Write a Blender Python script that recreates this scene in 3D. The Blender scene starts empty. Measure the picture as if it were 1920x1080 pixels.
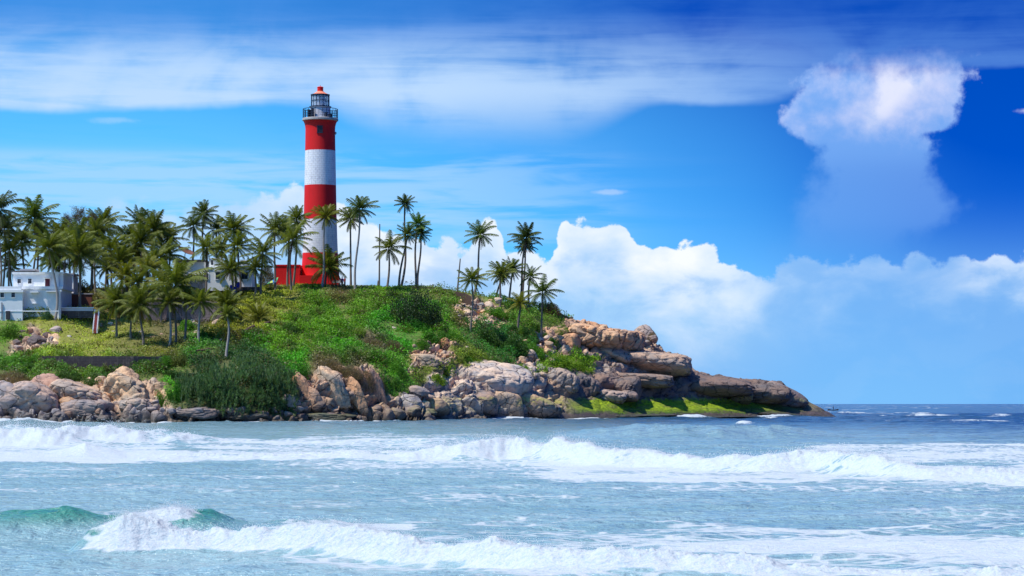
import bpy, bmesh, math, random
import numpy as np
from mathutils import Vector, Matrix
R = math.radians
S = bpy.context.scene
COL = S.collection

# ------------------------------------------------------------------ camera
F = 4500.0; HC = 2.6; HZ = 757.0          # focal length in photo pixels, eye height, horizon row
cd = bpy.data.cameras.new('camera'); cam = bpy.data.objects.new('camera', cd); COL.objects.link(cam)
cam.location = (0, 0, HC); cam.rotation_euler = (R(90), 0, 0)
cd.sensor_width = 36; cd.lens = 36 * F / 1920; cd.shift_y = (HZ - 540) / 1920
cd.clip_start = 0.5; cd.clip_end = 60000
S.camera = cam
S.render.resolution_x = 1024; S.render.resolution_y = 576
S.view_settings.view_transform = 'Standard'; S.view_settings.look = 'None'
S.view_settings.exposure = 0.1; S.view_settings.gamma = 1; S.view_settings.use_curve_mapping = False
S.render.engine = 'CYCLES'

# ------------------------------------------------------------------ sun
SUN_EL = R(61); SUN_AZ = R(246)           # compass angle from +Y clockwise: high, to the left
sdir = Vector((math.sin(SUN_AZ) * math.cos(SUN_EL), math.cos(SUN_AZ) * math.cos(SUN_EL), math.sin(SUN_EL)))
sl = bpy.data.lights.new('sun', 'SUN'); sl.energy = 4.6; sl.angle = R(0.55); sl.color = (1, 0.95, 0.88)
so = bpy.data.objects.new('sun', sl); COL.objects.link(so)
so.rotation_euler = (-sdir).to_track_quat('-Z', 'Y').to_euler()

# ------------------------------------------------------------------ node helpers
class T:
    """a node tree with a few shorthands"""
    def __init__(s, nt): s.nt = nt; s.n = nt.nodes; s.l = nt.links
    def node(s, typ, **kw):
        n = s.n.new(typ)
        for k, v in kw.items(): setattr(n, k, v)
        return n
    def put(s, sock, v):
        if isinstance(v, V): s.l.new(v.s, sock)
        elif isinstance(v, bpy.types.NodeSocket): s.l.new(v, sock)
        elif isinstance(v, (tuple, list)):
            v = tuple(v)
            sock.default_value = v + (1,) if len(sock.default_value) == 4 and len(v) == 3 else v
        else: sock.default_value = v
    def m(s, op, a, b=None, c=None, clamp=False):
        n = s.node('ShaderNodeMath', operation=op); n.use_clamp = clamp
        s.put(n.inputs[0], a)
        if b is not None: s.put(n.inputs[1], b)
        if c is not None: s.put(n.inputs[2], c)
        return V(s, n.outputs[0])
    def sstep(s, v, lo, hi):
        n = s.node('ShaderNodeMapRange', interpolation_type='SMOOTHSTEP')
        s.put(n.inputs[0], v); s.put(n.inputs[1], lo); s.put(n.inputs[2], hi)
        return V(s, n.outputs[0])
    def mix(s, f, a, b, mode='MIX'):
        n = s.node('ShaderNodeMix', data_type='RGBA', blend_type=mode)
        s.put(n.inputs[0], f); s.put(n.inputs[6], a); s.put(n.inputs[7], b)
        return V(s, n.outputs[2])
    def vec(s, x, y, z=0.0):
        n = s.node('ShaderNodeCombineXYZ'); s.put(n.inputs[0], x); s.put(n.inputs[1], y); s.put(n.inputs[2], z)
        return V(s, n.outputs[0])
    def sep(s, v):
        n = s.node('ShaderNodeSeparateXYZ'); s.put(n.inputs[0], v)
        return [V(s, o) for o in n.outputs]
    def noise(s, vec, scale=1.0, detail=4, rough=0.5, dist=0.0, out=0):
        n = s.node('ShaderNodeTexNoise'); s.put(n.inputs['Vector'], vec); s.put(n.inputs['Scale'], scale)
        n.inputs['Detail'].default_value = detail; n.inputs['Roughness'].default_value = rough
        n.inputs['Distortion'].default_value = dist
        return V(s, n.outputs[out])
    def voro(s, vec, scale=1.0, feature='F1', smooth=None):
        n = s.node('ShaderNodeTexVoronoi', feature=feature); s.put(n.inputs['Vector'], vec); s.put(n.inputs['Scale'], scale)
        if smooth is not None and 'Smoothness' in n.inputs: n.inputs['Smoothness'].default_value = smooth
        return V(s, n.outputs[0])
    def scale(s, v, k):
        n = s.node('ShaderNodeVectorMath', operation='MULTIPLY'); s.put(n.inputs[0], v); n.inputs[1].default_value = k
        return V(s, n.outputs[0])
    def curve(s, v, pts, lo, hi):
        """value of a free function of v given as points (x, y); y in 0..1 after /hi"""
        n = s.node('ShaderNodeFloatCurve'); c = n.mapping.curves[0]
        x0, x1 = pts[0][0], pts[-1][0]
        q = [((x - x0) / (x1 - x0), (y - lo) / (hi - lo)) for x, y in pts]
        c.points[0].location = q[0]; c.points[1].location = q[-1]
        for a in q[1:-1]: c.points.new(*a)
        for q_ in c.points: q_.handle_type = 'AUTO_CLAMPED'
        n.mapping.update()
        s.put(n.inputs['Value'], (v - x0) * (1 / (x1 - x0)))
        return V(s, n.outputs[0]) * (hi - lo) + lo
    def bump(s, h, strength=0.5, dist=0.1):
        n = s.node('ShaderNodeBump'); n.inputs['Strength'].default_value = strength
        n.inputs['Distance'].default_value = dist; s.put(n.inputs['Height'], h)
        return V(s, n.outputs[0])
class V:
    def __init__(s, t, sock): s.t = t; s.s = sock
    def __add__(a, b): return a.t.m('ADD', a, b)
    def __radd__(a, b): return a.t.m('ADD', b, a)
    def __sub__(a, b): return a.t.m('SUBTRACT', a, b)
    def __rsub__(a, b): return a.t.m('SUBTRACT', b, a)
    def __mul__(a, b): return a.t.m('MULTIPLY', a, b)
    def __rmul__(a, b): return a.t.m('MULTIPLY', b, a)
    def __truediv__(a, b): return a.t.m('DIVIDE', a, b)
    def clamp(a): return a.t.m('MULTIPLY', a, 1.0, clamp=True)

# ------------------------------------------------------------------ sky: Nishita, deepened with height, and clouds by direction
def lin(r, g, b):
    f = lambda c: (c / 255 / 12.92) if c <= 10 else ((c / 255 + 0.055) / 1.055) ** 2.4
    return (f(r), f(g), f(b))
w = bpy.data.worlds.new('World'); S.world = w; w.use_nodes = True
t = T(w.node_tree); t.n.clear()
BG = 0.1
tc = t.node('ShaderNodeTexCoord')
dx, dy, dz = t.sep(tc.outputs['Generated'])
az = t.m('ARCTAN2', dx, dy); el = t.m('ARCSINE', dz)
K = F / 1000
X = az * K * (az * az * 0.333 + 1.0) + 0.96            # thousandths of a photo pixel, as an angle grid
Y = HZ / 1000 - el * K * 1.01
sk = t.node('ShaderNodeTexSky', sky_type='NISHITA'); sk.sun_disc = False
sk.sun_elevation = SUN_EL; sk.sun_rotation = SUN_AZ; sk.air_density = 1.0; sk.dust_density = 0.4; sk.ozone_density = 2.5
zb = t.m('MAXIMUM', dz, 0.0) * 2.0 + 0.12
nrm = t.node('ShaderNodeVectorMath', operation='NORMALIZE'); t.put(nrm.inputs[0], t.vec(dx, dy, zb).s)
t.put(sk.inputs[0], nrm.outputs[0])
def C10(c): return tuple(x / BG for x in c)
# depth of the blue: deeper to the right and upward
deep = t.curve(X, [(-.4, 0), (.2, .0), (.6, .1), (1.0, .3), (1.35, .55), (1.6, .8), (1.95, 1.0), (2.4, 1.0)], 0, 1) + t.curve(Y, [(-3, .1), (-.8, .35), (-.2, .5), (0, .5), (.1, .3), (.2, .1), (.3, 0), (.5, -.1), (.8, -.2)], -1, 1)
deep = deep.clamp()
lowf = t.sstep(Y, 0.35, 0.74)
tintA = t.mix(1.0, t.mix(deep, (0.6, 2.04, 2.5), (-0.5, 0.32, 1.3)), (0.0, 0.0, 0.0), 'LIGHTEN')
tintA = t.mix(lowf * 0.75, tintA, (1.3, 1.9, 1.9))
base = t.mix(1.0, V(t, sk.outputs[0]), tintA, 'MULTIPLY')
P0 = t.vec(X, Y, 0.0)
warp = t.noise(P0, 5.0, 4, 0.55)
def over(bot, col, a): return t.mix(a.clamp(), bot, col)
# 1 veil of high cloud
nz = t.noise(t.vec(X * 1.1, Y * 6.5, 1.7), 2.2, 5, 0.55, 0.4)
nz3 = t.noise(t.vec(X * .8, Y * 14.0, 7.7), 3.0, 5, .6, .5)
nz2 = t.noise(t.vec(X * 2.2, Y * 3.0, 4.2), 2.4, 5, 0.55, 0.5)
edge = t.curve(X, [(-.4, .215), (0, .215), (.3, .208), (.56, .192), (.7, .222), (.9, .24), (1.1, .225), (1.25, .19), (1.35, .195), (1.48, .185), (1.56, .13), (1.7, .135), (1.83, .14), (2.2, .14)], 0, .5)
soft = t.curve(X, [(-.4, .014), (.5, .02), (.7, .07), (.95, .12), (1.15, .06), (1.3, .014), (1.5, .02), (1.83, .012), (2.2, .01)], 0, .5)
low_e = t.sstep((edge + (warp - 0.5) * 0.035 - Y) / soft, -0.5, 0.7)
dens = t.curve(Y, [(-3, .85), (-1.2, .8), (-.4, .45), (-.1, .35), (0, .36), (.06, .62), (.11, .8), (.2, 1.0), (.4, 1.0)], 0, 1)
fadeR = t.curve(X, [(-.4, 1), (.7, 1), (1.1, .85), (1.4, .7), (1.6, .62), (1.85, .55), (2.2, .4)], 0, 1)
veil = low_e * dens * fadeR * t.sstep(nz * 0.5 + nz2 * 0.5 + (nz3 - .5) * .38 + dens * 0.2, 0.36, 0.80)
vcol = t.mix(t.sstep(X, 1.0, 1.7), lin(188, 217, 250), lin(112, 168, 238))
vcol = t.mix(t.sstep(Y, 0.13, 0.0), vcol, lin(88, 150, 232)); vcol = t.mix(t.sstep(Y, -0.15, -0.8), vcol, lin(215, 220, 240))  # overhead, out of view, the veil is made whiter to brighten the fill light
sky = over(base, t.mix(1.0, vcol, (1 / BG,) * 3, 'MULTIPLY'), veil * 0.95)
# 2 thin streaks at mid height, left and centre
st = t.noise(t.vec(X * 1.0, Y * 9.0, 8.8), 3.0, 6, 0.55, 0.4)
sm = t.curve(Y, [(.2, .0), (.27, .12), (.3, .62), (.34, .75), (.37, .75), (.385, .8), (.41, .8), (.43, .7), (.6, .6)], 0, 1)
sx = t.curve(X, [(-.4, 1), (.6, 1), (.9, .75), (1.15, .3), (1.25, .05), (1.5, .0), (2.2, 0)], 0, 1)
sky = over(sky, C10(lin(178, 214, 248)), sm * sx * t.sstep(st, 0.36, 0.62) * 0.85)
# 3 bank of cumulus along the horizon
bl = t.noise(t.vec(X, Y * 1.15, 3.3), 14.0, 5, 0.62, 0.0)
vb = t.voro(t.vec(X + (warp - 0.5) * 0.05, Y * 1.1, 5.0), 17.0, 'SMOOTH_F1', 0.25)
top = t.curve(X, [(-.4, .40), (0, .41), (.18, .40), (.34, .39), (.46, .375), (.52, .352), (.56, .34), (.60, .40), (.64, .39), (.72, .43), (.8, .455), (.83, .442), (.87, .458), (.895, .43), (.918, .408), (.94, .44), (.975, .475), (1.03, .47), (1.05, .43), (1.09, .412), (1.135, .408), (1.17, .42), (1.2, .452), (1.27, .468), (1.295, .475), (1.33, .464), (1.37, .49), (1.42, .5), (1.5, .482), (1.6, .48), (1.75, .487), (1.84, .492), (1.87, .462), (1.92, .475), (2.2, .47)], .3, .6)
sharp = t.curve(X, [(-.4, .06), (.4, .03), (.52, .012), (.7, .01), (1.35, .008), (1.5, .012), (2.2, .012)], 0, .1)
dtop = Y - top + (bl - 0.5) * 0.085 + (0.42 - vb) * 0.05
cm = t.sstep(dtop / sharp, -0.5, 0.6)
thick = t.curve(X, [(-.4, .7), (.25, .74), (.6, .92), (.7, 1), (1.0, .96), (1.15, 1), (1.35, .96), (1.5, .84), (1.65, .78), (1.8, .8), (1.92, .88), (2.2, .8)], 0, 1)
body = t.sstep(dtop, 0.17, 0.0)                         # near the top edge it is whitest
bill = t.noise(t.vec(X * 1.2, Y * 2.0, 6.1), 5.5, 6, 0.55, 0.3)
wx = t.curve(X, [(-.4, .25), (.4, .35), (.6, .95), (1.0, .9), (1.15, 1), (1.35, .8), (1.48, .4), (1.75, .3), (1.85, .6), (2.2, .6)], 0, 1)
white = (body * 0.78 + (bill - 0.50) * 1.9) * wx
bcol = t.mix(white.clamp(), lin(158, 203, 245), lin(244, 248, 255))
bcol = t.mix(t.sstep(X, 1.25, 1.6) * t.sstep(white, .6, 0.0), bcol, lin(110, 172, 238))
bcol = t.mix(t.sstep(Y, 0.60, 0.76) * 0.8, bcol, lin(105, 172, 238))
bcol = t.mix(t.sstep(bill, 0.52, 0.40) * t.sstep(Y, .44, .52) * 0.30, bcol, lin(128, 180, 238))
sky = over(sky, t.mix(1.0, bcol, (1 / BG,) * 3, 'MULTIPLY'), cm * thick)
# 4 tall cloud on the right: lit head and a blue stalk
l_e = t.curve(Y, [(0, 1.62), (.1, 1.57), (.13, 1.52), (.17, 1.48), (.21, 1.465), (.25, 1.49), (.28, 1.53), (.31, 1.525), (.36, 1.51), (.40, 1.485), (.45, 1.48), (.5, 1.46)], 1, 2)
r_e = t.curve(Y, [(0, 1.81), (.1, 1.825), (.15, 1.822), (.18, 1.825), (.21, 1.815), (.24, 1.79), (.26, 1.75), (.30, 1.76), (.34, 1.765), (.38, 1.80), (.41, 1.785), (.45, 1.72), (.5, 1.7)], 1, 2)
b2 = t.noise(t.vec(X, Y, 9.3), 13.0, 5, 0.6, 0.0)
v2 = t.voro(t.vec(X + (warp - 0.5) * 0.06, Y, 2.0), 22.0, 'SMOOTH_F1', 0.5)
b3 = t.noise(t.vec(X, Y, 4.4), 40.0, 4, .6)
wob = (b2 - 0.5) * 0.11 + (b3 - .5) * .045 + (0.4 - v2) * 0.03
sw = t.curve(Y, [(0, .03), (.15, .020), (.25, .022), (.33, .045), (.5, .08)], 0, .1)
tw = t.sstep((X - l_e + wob) / sw, -0.6, 1.0) * t.sstep((r_e - X + wob) / sw, -0.5, 0.9)
tw = tw * t.sstep(Y + wob * .6, 0.085, 0.16)
fade = t.curve(Y, [(.0, .0), (.1, .8), (.14, .95), (.27, .85), (.33, .62), (.40, .5), (.44, .3), (.49, 0)], 0, 1)
hb = t.noise(t.vec(X, Y, 12.1), 8.0, 6, 0.5, 0.3)
head = t.sstep(Y, 0.33, 0.20) * (hb * 1.5 - 0.25) + (b3 - .5) * .5
hl = t.sstep(X, 1.60, 1.66) * t.sstep(X, 1.80, 1.70) * t.sstep(Y + (X - 1.66) * 0.9, .25, .20) * t.sstep(hb * .5 + b2 * .5, .46, .60) * t.sstep(Y, .12, .16)
tcol = t.mix(t.sstep(head, 0.15, 0.95), lin(118, 170, 240), lin(205, 214, 248))
tcol = t.mix(hl.clamp() * 0.6, tcol, lin(246, 246, 255))
sky = over(sky, t.mix(1.0, tcol, (1 / BG,) * 3, 'MULTIPLY'), tw * fade)
# 5 small puffs
def puff(cx, cy, rx, ry, a, col=(235, 240, 252)):
    global sky
    d = t.m('SQRT', (X - cx) * (X - cx) * (1 / rx ** 2) + (Y - cy) * (Y - cy) * (1 / ry ** 2))
    sky = over(sky, C10(lin(*col)), t.sstep(d + (b2 - 0.5) * 2.6 + (st - .5) * 2.0, 1.15, 0.2) * a)
puff(1.14, .358, .04, .006, .3); puff(.22, .229, .06, .009, .18)
puff(1.925, .217, .04, .009, .6)
bg = t.node('ShaderNodeBackground'); t.put(bg.inputs[0], sky); bg.inputs[1].default_value = BG
t.l.new(bg.outputs[0], t.node('ShaderNodeOutputWorld').inputs[0])
try:
    w.cycles.sampling_method = 'MANUAL'; w.cycles.sample_map_resolution = 256
except Exception: pass

# ================================================================== numeric noise
def _h(ix, iy, iz, seed):
    h = (ix.astype(np.int64) * 374761393 + iy.astype(np.int64) * 668265263 + iz.astype(np.int64) * 1442695041 + seed * 974634777) & 0xffffffff
    h = ((h ^ (h >> 13)) * 1274126177) & 0xffffffff
    h = ((h ^ (h >> 16)) * 2246822519) & 0xffffffff
    return ((h ^ (h >> 15)) & 0xffffff) / float(0xffffff)
def vnoise(x, y, z, seed=0):
    fx, fy, fz = np.floor(x), np.floor(y), np.floor(z)
    u, v, w_ = x - fx, y - fy, z - fz
    u, v, w_ = [q * q * q * (q * (q * 6 - 15) + 10) for q in (u, v, w_)]
    r = 0
    for a in (0, 1):
        for b in (0, 1):
            for c in (0, 1):
                r = r + _h(fx + a, fy + b, fz + c, seed) * (u if a else 1 - u) * (v if b else 1 - v) * (w_ if c else 1 - w_)
    return r
def fbm(x, y, z=0.0, octv=4, seed=0, gain=0.5):
    x = np.asarray(x, float); y = np.asarray(y, float); z = np.zeros_like(x) + z
    s, a, n = 0, 1.0, 0
    for o in range(octv):
        s = s + a * vnoise(x, y, z, seed + o * 17); n += a; a *= gain
        x, y, z = x * 2.03 + 5.1, y * 2.03 + 3.7, z * 2.03 + 1.3
    return s / n                                   # 0..1
def voronoi(x, y, z, seed=0):
    fx, fy, fz = np.floor(x), np.floor(y), np.floor(z)
    f1 = np.full(x.shape, 9.0); f2 = f1.copy(); cid = np.zeros(x.shape)
    for a in (-1, 0, 1):
        for b in (-1, 0, 1):
            for c in (-1, 0, 1):
                ix, iy, iz = fx + a, fy + b, fz + c
                px_ = ix + _h(ix, iy, iz, seed + 1); py_ = iy + _h(ix, iy, iz, seed + 2); pz_ = iz + _h(ix, iy, iz, seed + 3)
                d = np.sqrt((px_ - x) ** 2 + (py_ - y) ** 2 + (pz_ - z) ** 2)
                nearer = d < f1
                f2 = np.where(nearer, f1, np.minimum(f2, d))
                cid = np.where(nearer, _h(ix, iy, iz, seed + 4), cid)
                f1 = np.where(nearer, d, f1)
    return f1, f2, cid
def sst(x, a, b):
    q = np.clip((x - a) / (b - a), 0, 1); return q * q * (3 - 2 * q)
rs = np.random.RandomState(7)
random.seed(7)

# ================================================================== objects
def raw_mesh(name, verts, faces_idx, n_per):
    """fast mesh: verts (n,3), faces_idx (m,n_per)"""
    me = bpy.data.meshes.new(name)
    v = np.asarray(verts, np.float32); f = np.asarray(faces_idx, np.int32)
    me.vertices.add(len(v)); me.vertices.foreach_set('co', v.ravel())
    me.loops.add(f.size); me.loops.foreach_set('vertex_index', f.ravel())
    me.polygons.add(len(f)); me.polygons.foreach_set('loop_start', np.arange(0, f.size, n_per, dtype=np.int32))
    me.update(calc_edges=True); me.validate()
    return me
def smooth(me, on=True):
    me.polygons.foreach_set('use_smooth', np.full(len(me.polygons), on)); me.update()
def link(name, me, mat=None, parent=None, loc=None):
    o = bpy.data.objects.new(name, me); COL.objects.link(o)
    if mat is not None and me is not None and len(me.materials) == 0: me.materials.append(mat)
    if parent is not None: o.parent = parent
    if loc is not None: o.location = loc
    return o
def tag(o, label=None, cat=None, group=None, kind=None):
    if label: o['label'] = label
    if cat: o['category'] = cat
    if group: o['group'] = group
    if kind: o['kind'] = kind
    return o
def thing(name, label, cat, loc, rz=0, group=None):
    o = bpy.data.objects.new(name, None); COL.objects.link(o); o.location = loc; o.rotation_euler.z = rz
    o.empty_display_size = 0.3
    return tag(o, label, cat, group)
class MB:
    """collects boxes, tubes, lathes into one mesh"""
    def __init__(s): s.v = []; s.f = []
    def add(s, vs, fs):
        n = len(s.v); s.v += [tuple(p) for p in vs]; s.f += [tuple(i + n for i in f) for f in fs]; return s
    def box(s, c, d, rz=0.0, bev=0.0):
        hx, hy, hz = d[0] / 2, d[1] / 2, d[2] / 2; cs, sn = math.cos(rz), math.sin(rz)
        P = []
        for x, y, z in [(-1, -1, -1), (1, -1, -1), (1, 1, -1), (-1, 1, -1), (-1, -1, 1), (1, -1, 1), (1, 1, 1), (-1, 1, 1)]:
            X_, Y_ = x * hx, y * hy
            P.append((c[0] + X_ * cs - Y_ * sn, c[1] + X_ * sn + Y_ * cs, c[2] + z * hz))
        return s.add(P, [(0, 3, 2, 1), (4, 5, 6, 7), (0, 1, 5, 4), (1, 2, 6, 5), (2, 3, 7, 6), (3, 0, 4, 7)])
    def tube(s, pts, rad, n=8, cap=True):
        pts = [Vector(p) for p in pts]; rad = rad if isinstance(rad, (list, tuple)) else [rad] * len(pts)
        P = []; ref = Vector((0.13, 0.97, 0.21))
        for i, p in enumerate(pts):
            d = (pts[min(i + 1, len(pts) - 1)] - pts[max(i - 1, 0)]).normalized()
            if abs(d.dot(ref)) > .95: ref = Vector((1, 0, 0))
            a = d.cross(ref).normalized(); b = d.cross(a)
            for k in range(n):
                th = 2 * math.pi * k / n
                P.append(p + (a * math.cos(th) + b * math.sin(th)) * rad[i])
        Fs = [(i * n + k, i * n + (k + 1) % n, (i + 1) * n + (k + 1) % n, (i + 1) * n + k) for i in range(len(pts) - 1) for k in range(n)]
        if cap: Fs += [tuple(range(n - 1, -1, -1)), tuple((len(pts) - 1) * n + k for k in range(n))]
        return s.add(P, Fs)
    def lathe(s, prof, n=48, c=(0, 0, 0), cap=True):
        P = [(c[0] + r * math.cos(2 * math.pi * k / n), c[1] + r * math.sin(2 * math.pi * k / n), c[2] + z) for r, z in prof for k in range(n)]
        Fs = [(i * n + k, i * n + (k + 1) % n, (i + 1) * n + (k + 1) % n, (i + 1) * n + k) for i in range(len(prof) - 1) for k in range(n)]
        if cap: Fs += [tuple(range(n - 1, -1, -1)), tuple((len(prof) - 1) * n + k for k in range(n))]
        return s.add(P, Fs)
    def build(s, name, mat, parent=None, loc=None, sm=False):
        me = bpy.data.meshes.new(name); me.from_pydata(s.v, [], s.f); me.update()
        if sm:
            smooth(me)
            try: me.set_sharp_from_angle(angle=R(40))
            except Exception: pass
        return link(name, me, mat, parent, loc)

# ================================================================== materials
def new_mat(name):
    m = bpy.data.materials.new(name); m.use_nodes = True; tt = T(m.node_tree); tt.n.clear()
    out = tt.node('ShaderNodeOutputMaterial'); return m, tt, out
def pbr(tt, out, col, rough=0.8, normal=None, spec=0.3, **kw):
    b = tt.node('ShaderNodeBsdfPrincipled')
    tt.put(b.inputs['Base Color'], col); tt.put(b.inputs['Roughness'], rough); b.inputs['Specular IOR Level'].default_value = spec
    if normal is not None: tt.put(b.inputs['Normal'], normal)
    for k, v in kw.items(): tt.put(b.inputs[k.replace('_', ' ')], v)
    tt.l.new(b.outputs[0], out.inputs[0]); return b
def paint(name, col, rough=0.7, dirt=0.25, dscale=1.2, dirtcol=None, bump=0.0, bscale=8.0, metal=0.0, brick=None):
    m, tt, out = new_mat(name)
    g = tt.node('ShaderNodeNewGeometry'); P = V(tt, g.outputs['Position'])
    n1 = tt.noise(P, dscale, 5, 0.6); n2 = tt.noise(tt.scale(P, (2.5, 2.5, 0.35)), dscale, 4, 0.6)
    f = tt.sstep(n1 * 0.5 + n2 * 0.5, 0.48, 0.70) * dirt
    c = tt.mix(f, tuple(col), tuple(dirtcol or [q * 0.45 for q in col]))
    nrm = None
    h = None
    if bump: h = tt.noise(P, bscale, 4, 0.6) * bump
    if brick:
        tc_ = tt.node('ShaderNodeTexCoord'); x, y, z = tt.sep(tc_.outputs['Object'])
        u = tt.m('ARCTAN2', y, x) * brick[0] if brick[2] else x + y
        bt = tt.node('ShaderNodeTexBrick'); tt.put(bt.inputs['Vector'], tt.vec(u, z, 0.0))
        bt.inputs['Scale'].default_value = 1.0; bt.inputs['Brick Width'].default_value = brick[1]; bt.inputs['Row Height'].default_value = brick[1] * 0.5
        bt.inputs['Mortar Size'].default_value = 0.03; bt.inputs['Mortar Smooth'].default_value = 0.6
        bh = 1.0 - V(tt, bt.outputs['Fac']); h = bh * 0.8 + (h if h is not None else 0.0)
        c = tt.mix(V(tt, bt.outputs['Fac']) * 0.5, c, tuple(q * 0.5 for q in col))
        h = h + tt.noise(P, 3.0, 5, 0.7) * 0.9
    if h is not None: nrm = tt.bump(h, 0.7, 0.05)
    pbr(tt, out, c, rough, nrm, 0.3, Metallic=metal)
    return m
M = {}
M['white'] = paint('white_wall_paint', (0.84, 0.83, 0.82), 0.85, 0.35, 0.7, (0.42, 0.42, 0.42))
M['shadewhite'] = paint('shade_tinted_white_wall', (0.78, 0.80, 0.80), 0.85, 0.3, 0.7, (0.34, 0.40, 0.45))  # white walls, with the cool cast of their shaded front in the colour
M['offwhite'] = paint('pinkish_wall_paint', (0.62, 0.58, 0.58), 0.85, 0.45, 0.8, (0.35, 0.30, 0.30))
M['dark'] = paint('dark_opening', (0.02, 0.022, 0.03), 0.4, 0.0)
M['maroon'] = paint('maroon_door_paint', (0.08, 0.012, 0.02), 0.5, 0.2)
M['frame'] = paint('grey_frame_paint', (0.16, 0.17, 0.20), 0.6, 0.2)
M['roofdark'] = paint('dark_roof_edge', (0.05, 0.045, 0.05), 0.8, 0.3)
M['tile'] = paint('pink_tile_roof', (0.40, 0.20, 0.17), 0.9, 0.4)
M['rust'] = paint('rusty_brown_plaster', (0.22, 0.08, 0.05), 0.9, 0.6, 1.5, (0.08, 0.05, 0.04))
M['lh_red'] = paint('red_lighthouse_paint', (0.72, 0.008, 0.008), 0.6, 0.35, 0.5, (0.42, 0.006, 0.008), 0.3, 3.0)
M['lh_white'] = paint('white_lighthouse_stone', (0.82, 0.79, 0.80), 0.8, 0.5, 0.9, (0.36, 0.36, 0.44), 0.6, 5.0, brick=(2.9, 0.8, True))
M['lh_orange'] = paint('faded_orange_paint', (0.85, 0.24, 0.13), 0.5, 0.3, 2.0, (0.75, 0.38, 0.28))
M['lh_dark'] = paint('dark_blue_ironwork', (0.025, 0.035, 0.06), 0.5, 0.2)
M['steel'] = paint('grey_galvanised_steel', (0.3, 0.32, 0.35), 0.5, 0.2, metal=0.3)
M['stonewall'] = paint('purple_grey_masonry', (0.21, 0.16, 0.16), 0.95, 0.7, 1.2, (0.08, 0.06, 0.07), 1.0, 2.5, brick=(1, 0.9, False))
M['darkstone'] = paint('dark_wet_masonry', (0.10, 0.075, 0.07), 0.95, 0.9, 1.1, (0.26, 0.20, 0.15), 1.0, 2.0, brick=(1, 0.8, False))
M['concrete'] = paint('pale_concrete', (0.42, 0.38, 0.36), 0.9, 0.6, 1.5, (0.2, 0.17, 0.15), 0.4)
M['rustmesh'] = paint('rusty_dish_mesh', (0.22, 0.09, 0.06), 0.7, 0.5, 3.0, (0.3, 0.24, 0.22))
M['blue'] = paint('blue_plastic', (0.02, 0.03, 0.42), 0.4, 0.1)
M['redpaint'] = paint('red_step_paint', (0.30, 0.06, 0.05), 0.8, 0.4, 3.0, (0.3, 0.2, 0.18))
M['tarp'] = None
m, tt, out = new_mat('striped_tarpaulin'); g = tt.node('ShaderNodeTexCoord'); x, y, z = tt.sep(g.outputs['Object'])
a = tt.m('FRACT', x * 0.55 + z * 0.3 + 0.2)
c = tt.mix(tt.sstep(a, .30, .34), (0.10, 0.38, 0.14), (0.42, 0.50, 0.12)); c = tt.mix(tt.sstep(a, .62, .66), c, (0.03, 0.16, 0.42))
pbr(tt, out, c, 0.5); M['tarp'] = m
m, tt, out = new_mat('glass'); pbr(tt, out, (0.80, 0.86, 0.95), 0.05, None, 0.5, Transmission_Weight=0.0, Alpha=0.35); M['glass'] = m
m, tt, out = new_mat('window_glass'); pbr(tt, out, (0.015, 0.017, 0.025), 0.35, None, 0.3); M['pane'] = m

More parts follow.
